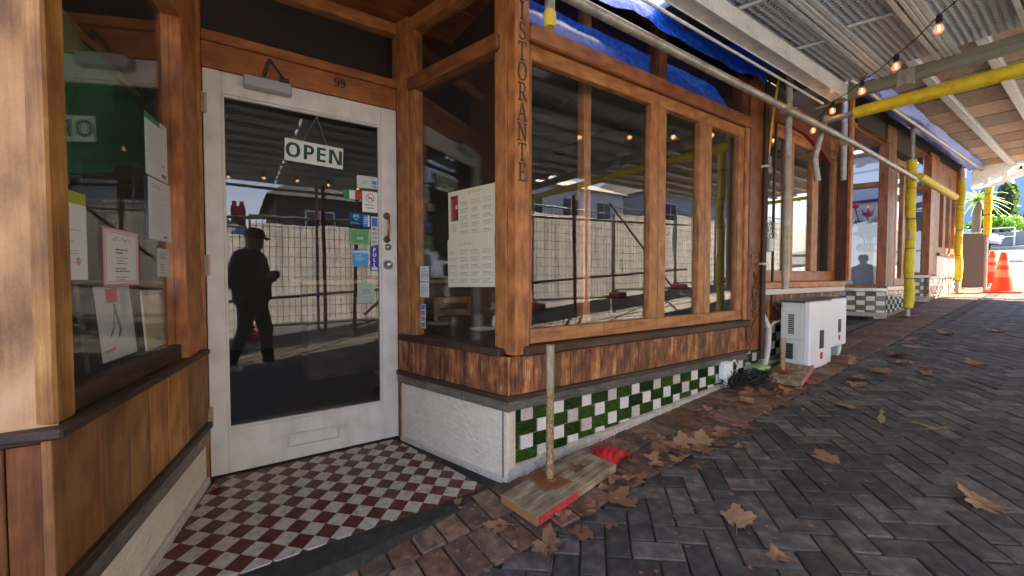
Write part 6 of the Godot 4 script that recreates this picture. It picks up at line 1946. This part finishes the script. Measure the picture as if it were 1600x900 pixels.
func far_street():
	# ground beyond the paved strip, one broad sheet
	var g := setting("ground", "sloping ground of the street")
	var rows := []
	for i in 25:
		var r := []
		for j in 60:
			var x := -60.0 + j * 3.0
			r.append(V(x, gy(clampf(x, -6.0, 200.0)) - 0.05, -70.0 + i * 6.0))
		rows.append(r)
	var k := MB.new()
	k.sheet(rows)
	put(g, "earth", k.mesh(), M.footpath)
	var f := setting("footpath", "sunlit concrete footpath past the canopy")
	rows = []
	for i in 7:
		var r := []
		for j in 24:
			var x := 12.55 + j * 0.5
			r.append(V(x, gy(x) - 0.002, -9.0 + i * 2.4))
		rows.append(r)
	k = MB.new()
	k.sheet(rows)
	put(f, "slab", k.mesh(), M.footpath)
	var rd := setting("road", "asphalt road crossing and climbing away uphill")
	rows = []
	for i in 7:
		var r := []
		for j in 50:
			var x := 24.4 + j * 1.0
			r.append(V(x, gy(x) - 0.01, -16.0 + i * 4.5))
		rows.append(r)
	k = MB.new()
	k.sheet(rows)
	put(rd, "carriageway", k.mesh(), M.asphalt)
	# carriageway beside the footpath, beyond the fence
	rows = []
	for i in 4:
		var r := []
		for j in 50:
			var x := -20.0 + j * 1.0
			r.append(V(x, gy(x) - 0.03, 4.1 + i * 2.2))
		rows.append(r)
	k = MB.new()
	k.sheet(rows)
	put(rd, "carriageway", k.mesh(), M.asphalt)
	var kb := setting("kerb", "concrete kerb at the crossing road")
	k = MB.new()
	for i in 12:
		var z := -14.0 + i * 2.0
		k.box(V(24.1, gy(24.2) - 0.1, z), V(24.35, gy(24.2) + 0.1, z + 1.98), 0.02)
	put(kb, "kerb_line", k.mesh(), M.footpath)
	k = MB.new()
	for i in 10: k.box(V(33.0, gy(33.0) - 0.1, -14.0 + i * 2.4), V(33.3, gy(33.0) + 0.16, -14.0 + i * 2.4 + 2.38), 0.02)
	put(kb, "kerb_line", k.mesh(), M.footpath)
	cone("nearer orange traffic cone standing in the sun", 11.08, -1.14, 0.3)
	cone("farther orange traffic cone partly behind the nearer one", 12.95, -1.5, 0.9)
	car("dark blue car with pale bonnet behind the yellow post", V(32.0, gy(32.0), -5.55), 1.25, Color("27305a"))
	car("silver blue car parked uphill at the right picture edge", V(45.0, gy(45.0), -3.5), 1.5, Color("b9c6d4"))
	# verge, retaining wall, rail, planting
	var rail := thing("handrail", "pale tubular handrail along the planted bank", "railing", V(35.7, gy(35.7), -4.3))
	for y in [0.5, 1.0]: tb(rail, "rail", [V(0, y, -1.5), V(0.0, y, 1.0)], 0.035, plain("b9c2c8", 0.4, 0.3), 8)
	for z in [-1.5, -0.25, 1.0]: tb(rail, "post", [V(0, 0, z), V(0, 1.0, z)], 0.035, plain("b9c2c8", 0.4, 0.3), 8)
	bush("bright green rounded bush in the sun behind the car", "garden_bush", V(37.0, 3.45, -3.8), V(0.7, 1.1, 1.1), "6a9a1c", 2000, 0.09, 3)
	bush("bright green low shrub left of the round bush", "garden_bush", V(37.0, 3.45, -5.4), V(0.7, 0.9, 0.8), "5b8a22", 1000, 0.09, 4)
	var bk := thing("retaining_wall", "low grey retaining wall holding the planted bank", "wall", V(37.5, gy(37.5) - 0.5, -4.5))
	bx(bk, "wall_face", V(-1.6, -1.0, -2.4), V(-1.4, 1.05, 1.7), plain("6c6f72", 0.9), 0.02)
	bx(bk, "soil", V(-1.4, -1.0, -2.4), V(3.0, 1.0, 1.7), plain("3a3226", 0.95), 0.02)
	bush("tall dark clipped hedge behind the bright bush", "dark_hedge", V(43.0, gy(43.0), -4.9), V(0.9, 4.0, 1.0), "15280f", 2600, 0.2, 5)
	bush("dark tree mass at the top of the street behind the roofs", "dark_hedge", V(66.0, gy(66.0) + 2.0, -2.0), V(4.0, 10.0, 9.0), "1e3312", 3000, 0.5, 6)
	# cabbage palm with drooping sword leaves
	var pt := thing("cabbage_palm", "spiky palm with drooping pale green fronds beside the shop corner", "palm", V(17.5, gy(17.5), -2.35))
	tb(pt, "trunk", [V(0, -0.1, 0), V(0.05, 1.0, 0.02), V(0.0, 2.1, 0.05)], [0.12, 0.1, 0.08], plain("5a4a38", 0.9), 9)
	var fm := plain("7d9a4a", 0.55)
	fm.backlight_enabled = true
	fm.backlight = Color(0.4, 0.5, 0.2)
	for i in 46:
		var a := i * 2.399
		var up := lerpf(1.2, -0.5, i / 46.0)
		var ln := rng.randf_range(0.5, 0.8)
		var d := V(cos(a) * cos(up), sin(up), sin(a) * cos(up))
		var side := d.cross(Vector3.UP).normalized() * 0.035
		rows = []
		for q in 6:
			var t := q / 5.0
			var c := V(0, 2.1, 0.05) + d * ln * t + V(0, -0.55 * t * t * ln, 0)
			rows.append([c - side * (1.0 - t * 0.9), c + V(0, 0.008, 0), c + side * (1.0 - t * 0.9)])
		k = MB.new()
		k.sheet(rows)
		put(pt, "frond", k.mesh(), fm)
	house("blue grey garage house up the hill", V(62.0, gy(62.0), -6.5), PI / 2, 14.0, 6.5, 8.0, plain("6f8aa8", 0.8), plain("c9cfd6", 0.5, 0.3), [[-3.0, 4.6, 2.2, 1.2, 1.0], [2.5, 4.6, 2.2, 1.2, 1.0]], 1.2)
	house("pale weatherboard house at the head of the street", V(78.0, gy(78.0), 3.0), PI / 2, 18.0, 10.0, 8.0, plain("b9b9b2", 0.8), plain("5d5c5a", 0.7), [[-3.0, 7.0, 1.6, 1.6, 1.0], [2.5, 7.0, 1.6, 1.6, 1.0]], 2.0)
	house("cream shop building beyond the crossing on the shop side", V(40.0, gy(40.0), -17.0), 0.0, 22.0, 7.0, 10.0, plain("b0a894", 0.8), plain("6a4a3c", 0.7), [[-6.0, 4.5, 1.5, 1.8, 1.0], [0.0, 4.5, 1.5, 1.8, 1.0], [6.0, 4.5, 1.5, 1.8, 1.0]], 2.0)

# ---------- the other side: what the windows mirror ----------
func fence_panel(nth: String, x: float, z: float, cloth: bool, sd: int):
	var w := 2.36
	var y0 := gy(x + w * 0.5) + 0.08
	var t := thing("temporary_fence", "wire mesh fence panel along the outer footpath edge, %s from the downhill end" % nth, "fence", V(x, y0, z), 0.0, "wire mesh fence panels")
	var k := MB.new()
	k.tube([V(0, 0, 0), V(0, 2.0, 0)], 0.019, 8)
	k.tube([V(w, 0, 0), V(w, 2.0, 0)], 0.019, 8)
	put(t, "upright", k.mesh(), M.galv)
	for y in [0.02, 1.98]: tb(t, "rail", [V(0, y, 0), V(w, y, 0)], 0.019, M.galv, 8)
	k = MB.new()
	for i in range(1, 24): k.tube([V(w * i / 24.0, 0.02, 0), V(w * i / 24.0, 1.98, 0)], 0.005, 4, false)
	for i in range(1, 11): k.tube([V(0, 1.98 * i / 11.0, 0.003), V(w, 1.98 * i / 11.0, 0.003)], 0.005, 4, false)
	put(t, "wire_mesh", k.mesh(), plain("3a3a3a", 0.5, 0.4)).set_meta("kind", "stuff")
	var ft := thing("fence_foot", "red plastic fence foot under the mesh panels, %s from the downhill end" % nth, "fence foot", V(x, gy(x), z), 0.0, "red fence feet")
	bx(ft, "block", V(-0.12, 0.0, -0.3), V(0.12, 0.14, 0.3), plain("b23a2c", 0.5), 0.03)
	bx(ft, "socket_rim", V(-0.06, 0.14, -0.06), V(0.06, 0.16, 0.06), plain("9a2f24", 0.5), 0.01)
	if cloth:
		var ns := FastNoiseLite.new()
		ns.seed = sd
		ns.frequency = 0.7
		var rows := []
		for i in 13:
			var f := i / 12.0
			var rw := []
			for j in 40:
				var q := j / 39.0
				rw.append(V(x + q * w, y0 + 0.06 + (1.8 + 0.06 * ns.get_noise_2d(q * 4.0, 3.0)) * f, z + 0.06 + 0.05 * ns.get_noise_2d(q * 5.0, f * 1.5) + 0.012 * sin(q * 50.0 + sd)))
			rows.append(rw)
		k = MB.new()
		k.sheet(rows)
		var o := put(self, "shade_cloth", k.mesh(), M.sheet)
		tag(o, "white shade cloth hung on the mesh fence, %s from the downhill end" % nth, "shade cloth", "white shade cloths on the fence")

func other_side():
	for i in 8:
		fence_panel(["first", "second", "third", "fourth", "fifth", "sixth", "seventh", "eighth"][i], -2.2 + i * 2.42, 3.3, true, 20 + i)
	# outer row of scaffold
	for i in 6:
		var x := -1.2 + i * 2.4
		var t := thing("scaffold_upright", "galvanised scaffold upright by the fence, %s from the downhill end" % ["first", "second", "third", "fourth", "fifth", "sixth"][i], "scaffold tube", V(x, gy(x), 2.72), 0.0, "outer scaffold uprights")
		tb(t, "tube", [V(0, 0.0, 0), V(0, (2.62 if x < 4.4 else 3.05) - gy(x), 0)], 0.0245, M.galv_worn, 12)
		bx(t, "base_plate", V(-0.08, 0.0, -0.08), V(0.08, 0.01, 0.08), M.rust, 0.001)
		coupler(t, V(0, 1.95, 0))
	pipe("scaffold_tube", "long tube along the outer row of scaffold at head height", V(-1.4, 1.92, 2.67), V(9.4, 2.3, 2.67), 0.0245, M.galv_worn, "outer scaffold tubes")
	pipe("scaffold_tube", "lower guard tube along the outer row of scaffold", V(-1.4, 0.55, 2.67), V(9.4, 1.2, 2.67), 0.0245, M.galv_worn, "outer scaffold tubes")
	pipe("scaffold_tube", "edge tube under the street side of the canopy", V(-1.4, 2.5, 2.8), V(4.4, 2.5, 2.8), 0.0245, M.galv, "outer scaffold tubes")
	pipe("scaffold_tube", "diagonal brace rising uphill in the outer row", V(2.0, 0.3, 2.75), V(4.3, 2.3, 2.75), 0.0245, M.galv_worn, "outer scaffold tubes")
	pipe("scaffold_tube", "diagonal brace falling uphill in the outer row", V(6.7, 2.6, 2.75), V(8.9, 0.8, 2.75), 0.0245, M.galv_worn, "outer scaffold tubes")
	var props := [[1.25, 2.3, 0.0, "first"], [1.75, 2.45, 0.1, "second"], [2.2, 2.2, -0.12, "third"], [5.3, 2.3, 0.05, "fourth"]]
	for q in props:
		pipe("scaffold_prop", "%s rusty prop standing by the fence, counted from downhill" % q[3], V(q[0], gy(q[0]), q[1]), V(q[0] + q[2], 2.56, q[1] + 0.1), 0.03, M.rust, "rusty props by the fence")
	house("pale gabled cottage across the street with red chimney", V(-3.6, -0.3, 19.0), 0.0, 9.6, 2.6, 7.0, plain("b0aea8", 0.8), plain("8d8a86", 0.7), [[-3.0, 1.4, 1.2, 1.3, -1.0], [0.0, 1.4, 1.2, 1.3, -1.0], [3.0, 1.4, 1.2, 1.3, -1.0]], 1.5, true)
	house("dark gabled house across the street between two pale ones", V(5.2, 0.0, 18.5), 0.0, 7.4, 4.6, 7.0, plain("4a4744", 0.85), plain("3b3c40", 0.7), [[-2.0, 3.2, 1.1, 1.3, -1.0], [1.6, 3.2, 1.1, 1.3, -1.0]], 1.8)
	house("white two storey house across the street, uphill", V(16.5, 0.6, 21.0), 0.0, 13.0, 6.2, 9.0, plain("cfd0ce", 0.8), plain("4d4f52", 0.7), [[-4.5, 4.6, 1.3, 1.5, -1.0], [-1.5, 4.6, 1.3, 1.5, -1.0], [1.5, 4.6, 1.3, 1.5, -1.0], [4.5, 4.6, 1.3, 1.5, -1.0], [-3.0, 1.9, 1.5, 1.4, -1.0], [3.0, 1.9, 1.5, 1.4, -1.0]], 1.8)
	house("grey house across the street farther uphill", V(31.0, 1.6, 20.0), 0.0, 13.0, 5.6, 9.0, plain("8f949a", 0.8), plain("45403c", 0.7), [[-4.0, 4.0, 1.3, 1.5, -1.0], [0.0, 4.0, 1.3, 1.5, -1.0], [4.0, 4.0, 1.3, 1.5, -1.0]], 2.0)
	house("brick house across the street downhill", V(-15.0, -1.2, 20.0), 0.0, 13.0, 4.6, 9.0, plain("8a6a58", 0.85), plain("57504a", 0.7), [[-3.0, 2.6, 1.3, 1.5, -1.0], [2.0, 2.6, 1.3, 1.5, -1.0]], 2.0)

# ---------- the photographer, seen mirrored in the door ----------
func cap_d(p: Vector3, a: Vector3, b: Vector3, ra: float, rb: float) -> float:
	var ab := b - a
	var t := clampf((p - a).dot(ab) / maxf(ab.length_squared(), 1e-6), 0.0, 1.0)
	return (p - a - ab * t).length() - lerpf(ra, rb, t)

func nets(bones: Array, cell: float, k: MB, paint: Callable, blend_k := 0.03):
	var lo := V(9, 9, 9)
	var hi := V(-9, -9, -9)
	for b in bones:
		for q in 2:
			var rr: float = maxf(b[2], b[3]) + 0.05
			lo = lo.min(b[q] - V(rr, rr, rr))
			hi = hi.max(b[q] + V(rr, rr, rr))
	var nx := int((hi.x - lo.x) / cell) + 2
	var ny := int((hi.y - lo.y) / cell) + 2
	var nz := int((hi.z - lo.z) / cell) + 2
	var F := PackedFloat32Array()
	F.resize(nx * ny * nz)
	F.fill(1.0)
	for b in bones:
		var rr: float = maxf(b[2], b[3]) + 0.05
		var l: Vector3 = ((b[0].min(b[1]) - V(rr, rr, rr)) - lo) / cell
		var h: Vector3 = ((b[0].max(b[1]) + V(rr, rr, rr)) - lo) / cell
		for x in range(maxi(0, int(l.x)), mini(nx, int(h.x) + 2)):
			for y in range(maxi(0, int(l.y)), mini(ny, int(h.y) + 2)):
				for z in range(maxi(0, int(l.z)), mini(nz, int(h.z) + 2)):
					var d := cap_d(lo + V(x, y, z) * cell, b[0], b[1], b[2], b[3])
					var i := (x * ny + y) * nz + z
					var f := F[i]
					var hh := maxf(blend_k - absf(f - d), 0.0) / blend_k
					F[i] = minf(f, d) - hh * hh * blend_k * 0.25
	var id := {}
	var off := [0, nz * ny, nz, nz * ny + nz, 1, nz * ny + 1, nz + 1, nz * ny + nz + 1]
	var cp := [V(0, 0, 0), V(1, 0, 0), V(0, 1, 0), V(1, 1, 0), V(0, 0, 1), V(1, 0, 1), V(0, 1, 1), V(1, 1, 1)]
	var ed := [[0, 1], [0, 2], [0, 4], [1, 3], [1, 5], [2, 3], [2, 6], [3, 7], [4, 5], [4, 6], [5, 7], [6, 7]]
	for x in nx - 1:
		for y in ny - 1:
			for z in nz - 1:
				var i := (x * ny + y) * nz + z
				var neg := 0
				for q in 8:
					if F[i + off[q]] < 0.0: neg += 1
				if neg == 0 or neg == 8: continue
				var s := Vector3()
				var n := 0
				for e in ed:
					var a := F[i + off[e[0]]]
					var b := F[i + off[e[1]]]
					if (a < 0.0) != (b < 0.0):
						s += cp[e[0]].lerp(cp[e[1]], a / (a - b))
						n += 1
				var p := lo + (V(x, y, z) + s / n) * cell
				var g := V(F[i + off[1]] - F[i], F[i + off[2]] - F[i], F[i + off[4]] - F[i]) + V(F[i + off[7]] - F[i + off[6]], F[i + off[7]] - F[i + off[5]], F[i + off[7]] - F[i + off[3]])
				id[i] = k.v.size()
				k.v.append(p); k.n.append(g.normalized()); k.c.append(paint.call(p))
	for i in id:
		var z: int = i % nz
		var y: int = (i / nz) % ny
		var x: int = i / (nz * ny)
		if x == 0 or y == 0 or z == 0: continue
		for q in [[1, nz, nz * ny, 0], [nz, nz * ny, 1, 0], [nz * ny, 1, nz, 0]]:
			# edge along q[0]; quad over the four cells round it
			if (F[i] < 0.0) == (F[i + q[0]] < 0.0): continue
			var a = id.get(i - q[1] - q[2])
			var b = id.get(i - q[2])
			var c = id.get(i)
			var d = id.get(i - q[1])
			if a == null or b == null or c == null or d == null: continue
			var nn: Vector3 = k.n[a] + k.n[b] + k.n[c] + k.n[d]
			k.tri(a, b, c, nn)
			k.tri(a, c, d, nn)

func person():
	var t := thing("person", "person in black cap, black hooded jacket and trousers holding up a phone", "person", V(0.15, gy(0.15), 0.46), 0.6)
	var S := 1.0
	var bones := [
		[V(0, 0.88, -0.06), V(0.0, 1.08, -0.07), 0.16, 0.165], [V(0, 0.88, 0.06), V(0.0, 1.08, 0.07), 0.16, 0.165], [V(0, 1.08, -0.05), V(-0.01, 1.26, -0.04), 0.17, 0.165], [V(0, 1.08, 0.05), V(-0.01, 1.26, 0.04), 0.17, 0.165],
		[V(-0.01, 1.27, -0.11), V(-0.01, 1.27, 0.11), 0.105, 0.105], [V(-0.07, 1.33, 0), V(-0.03, 1.36, 0), 0.1, 0.09],
		[V(0.02, 1.33, 0), V(0.035, 1.43, 0), 0.065, 0.058],
		[V(0.05, 1.5, 0), V(0.055, 1.56, 0), 0.082, 0.094], [V(0.1, 1.46, 0), V(0.08, 1.5, 0), 0.045, 0.06],
		[V(0.0, 0.87, 0.085), V(0.1, 0.48, 0.095), 0.105, 0.075], [V(0.1, 0.48, 0.095), V(0.13, 0.09, 0.1), 0.075, 0.06],
		[V(0.0, 0.87, -0.085), V(-0.02, 0.5, -0.095), 0.105, 0.075], [V(-0.02, 0.5, -0.095), V(-0.19, 0.12, -0.1), 0.075, 0.058],
		[V(0.1, 0.045, 0.1), V(0.28, 0.04, 0.1), 0.046, 0.038], [V(-0.22, 0.05, -0.1), V(-0.04, 0.042, -0.1), 0.045, 0.038],
		[V(0.12, 1.08, 0.0), V(0.13, 0.88, 0.02), 0.1, 0.085],
	]
	for s in [-1.0, 1.0]:
		bones.append([V(-0.01, 1.29, s * 0.19), V(-0.05, 1.05, s * 0.27), 0.085, 0.075])
		bones.append([V(-0.05, 1.05, s * 0.27), V(0.2, 1.08, s * 0.1), 0.07, 0.045])
	var skin := Color(0.42, 0.24, 0.16)
	var paint := func(p: Vector3) -> Color:
		if p.y > 1.41: return skin
		if p.y < 0.085: return Color(0.5, 0.5, 0.52)
		if p.y < 0.86: return Color(0.018, 0.018, 0.022)
		return Color(0.026, 0.031, 0.042)
	var k := MB.new()
	nets(bones, 0.016, k, paint)
	# hands round the phone: palm, four fingers and thumb each
	for s in [-1.0, 1.0]:
		var hb := [[V(0.2, 1.08, s * 0.1), V(0.25, 1.1, s * 0.072), 0.026, 0.028], [V(0.25, 1.1, s * 0.072), V(0.275, 1.13, s * 0.062), 0.027, 0.024]]
		for f in 4:
			var y := 1.1 + f * 0.0185
			var ln: float = [0.02, 0.026, 0.028, 0.024][f]
			hb.append([V(0.27, y, s * 0.062), V(0.297, y + 0.004, s * 0.058), 0.0095, 0.009])
			hb.append([V(0.297, y + 0.004, s * 0.058), V(0.304, y + 0.006, s * (0.058 - ln)), 0.009, 0.0078])
		hb.append([V(0.255, 1.12, s * 0.066), V(0.265, 1.155, s * 0.052), 0.011, 0.0095])
		hb.append([V(0.265, 1.155, s * 0.052), V(0.274, 1.165, s * 0.03), 0.0095, 0.008])
		nets(hb, 0.0045, k, func(_p): return skin, 0.006)
	var m := plain("ffffff", 0.75)
	m.vertex_color_use_as_albedo = true
	put(t, "body", k.mesh(), m)
	# face, ears, cap, hood, phone
	var fc := MB.new()
	fc.lathe(V(0.137, 1.515, 0), [[0.0, 0.0], [0.014, 0.006], [0.009, 0.035], [0.0, 0.045]], 8)
	var nose := put(t, "nose", fc.mesh(), plain(Color("a5795f"), 0.6))
	for s in [-1.0, 1.0]:
		var em := MB.new()
		em.lathe(V(0.128, 1.552, s * 0.032), [[0.0, -0.009], [0.011, -0.004], [0.012, 0.004], [0.0, 0.009]], 10)
		put(t, "eye", em.mesh(), plain("1a1512", 0.2))
		var er := MB.new()
		er.lathe(V(0.045, 1.535, s * 0.093), [[0.0, -0.03], [0.014, -0.018], [0.018, 0.01], [0.0, 0.032]], 10)
		put(t, "ear", er.mesh(), plain(Color("a5795f"), 0.6))
	bx(t, "mouth", V(0.128, 1.478, -0.022), V(0.137, 1.486, 0.022), plain("6a3a34", 0.6), 0.003)
	var cm := MB.new()
	cm.lathe(V(0.05, 1.56, 0), [[0.106, 0.0], [0.108, 0.03], [0.1, 0.07], [0.07, 0.1], [0.03, 0.112], [0.0, 0.113]], 22)
	var cap := put(t, "cap", cm.mesh(), M.black)
	var rows := []
	for i in 5:
		var rw := []
		for j in 11:
			var a := lerpf(-1.05, 1.05, j / 10.0)
			var rr := lerpf(0.1, 0.185 - 0.03 * absf(a), i / 4.0)
			rw.append(V(0.05 + cos(a) * rr, 1.572 - 0.025 * i / 4.0 - 0.02 * a * a * i / 4.0, sin(a) * minf(rr, 0.115)))
		rows.append(rw)
	var br := MB.new()
	br.sheet(rows)
	put(cap, "brim", br.mesh(), M.black)
	var hd := MB.new()
	hd.tube([V(0.07, 1.36, -0.1), V(-0.04, 1.37, -0.12), V(-0.11, 1.36, -0.05), V(-0.12, 1.35, 0.05), V(-0.04, 1.37, 0.12), V(0.07, 1.36, 0.1)], [0.03, 0.045, 0.055, 0.055, 0.045, 0.03], 12)
	put(t, "hood", hd.mesh(), plain("14161c", 0.9))
	var at: Vector3 = t.transform * V(0.288, 1.095, 0)
	var ph := thing("phone", "black phone held up in both hands by the photographer", "phone", at, 0.6)
	bx(ph, "case", V(-0.0045, 0.0, -0.055), V(0.0045, 0.08, 0.055), M.black, 0.003)
	bx(ph, "lens", V(0.0045, 0.055, -0.045), V(0.0065, 0.072, -0.01), plain("1b2230", 0.1), 0.001)

func _ready():
	rng.seed = 20
	# camera
	var cam := Camera3D.new()
	cam.name = "Camera"
	cam.fov = 2.0 * rad_to_deg(atan(450.0 / 640.0))
	cam.near = 0.05
	cam.far = 400.0
	add_child(cam)
	cam.position = V(0, 1.04, 0)
	cam.rotation = V(deg_to_rad(-1.75), deg_to_rad(-34.0), 0)
	cam.current = true
	# sky and exposure
	var env := Environment.new()
	env.background_mode = Environment.BG_SKY
	var sky := Sky.new()
	var sm := ProceduralSkyMaterial.new()
	sm.sky_top_color = Color(0.32, 0.45, 0.64)
	sm.sky_horizon_color = Color(0.8, 0.82, 0.84)
	sm.ground_horizon_color = Color(0.5, 0.5, 0.48)
	sm.ground_bottom_color = Color(0.3, 0.3, 0.28)
	sm.sky_curve = 0.18
	sm.sun_angle_max = 0.0
	sky.sky_material = sm
	env.sky = sky
	env.background_energy_multiplier = 1.1
	env.tonemap_mode = Environment.TONE_MAPPER_LINEAR
	env.tonemap_exposure = 9.2
	env.sdfgi_enabled = true
	env.ssao_enabled = true
	env.ssil_enabled = true
	var we := WorldEnvironment.new()
	we.name = "WorldEnvironment"
	we.environment = env
	add_child(we)
	# sun: from uphill and the street side
	var sun := DirectionalLight3D.new()
	sun.name = "Sun"
	sun.light_energy = 1.6
	sun.light_color = Color(1.0, 0.92, 0.8)
	sun.light_angular_distance = 0.5
	sun.shadow_enabled = true
	add_child(sun)
	var from := V(0.6, 0.72, 0.55).normalized()
	sun.look_at_from_position(from * 10.0, Vector3.ZERO, Vector3.UP)
	materials()
	pavement()
	entry_floor()
	far_street()
	shopfront()
	second_shopfront()
	third_shopfront()
	fourth_shopfront()
	scaffold()
	other_side()
	services()
	signs()
	room_things()
	leaf_litter()
	person()
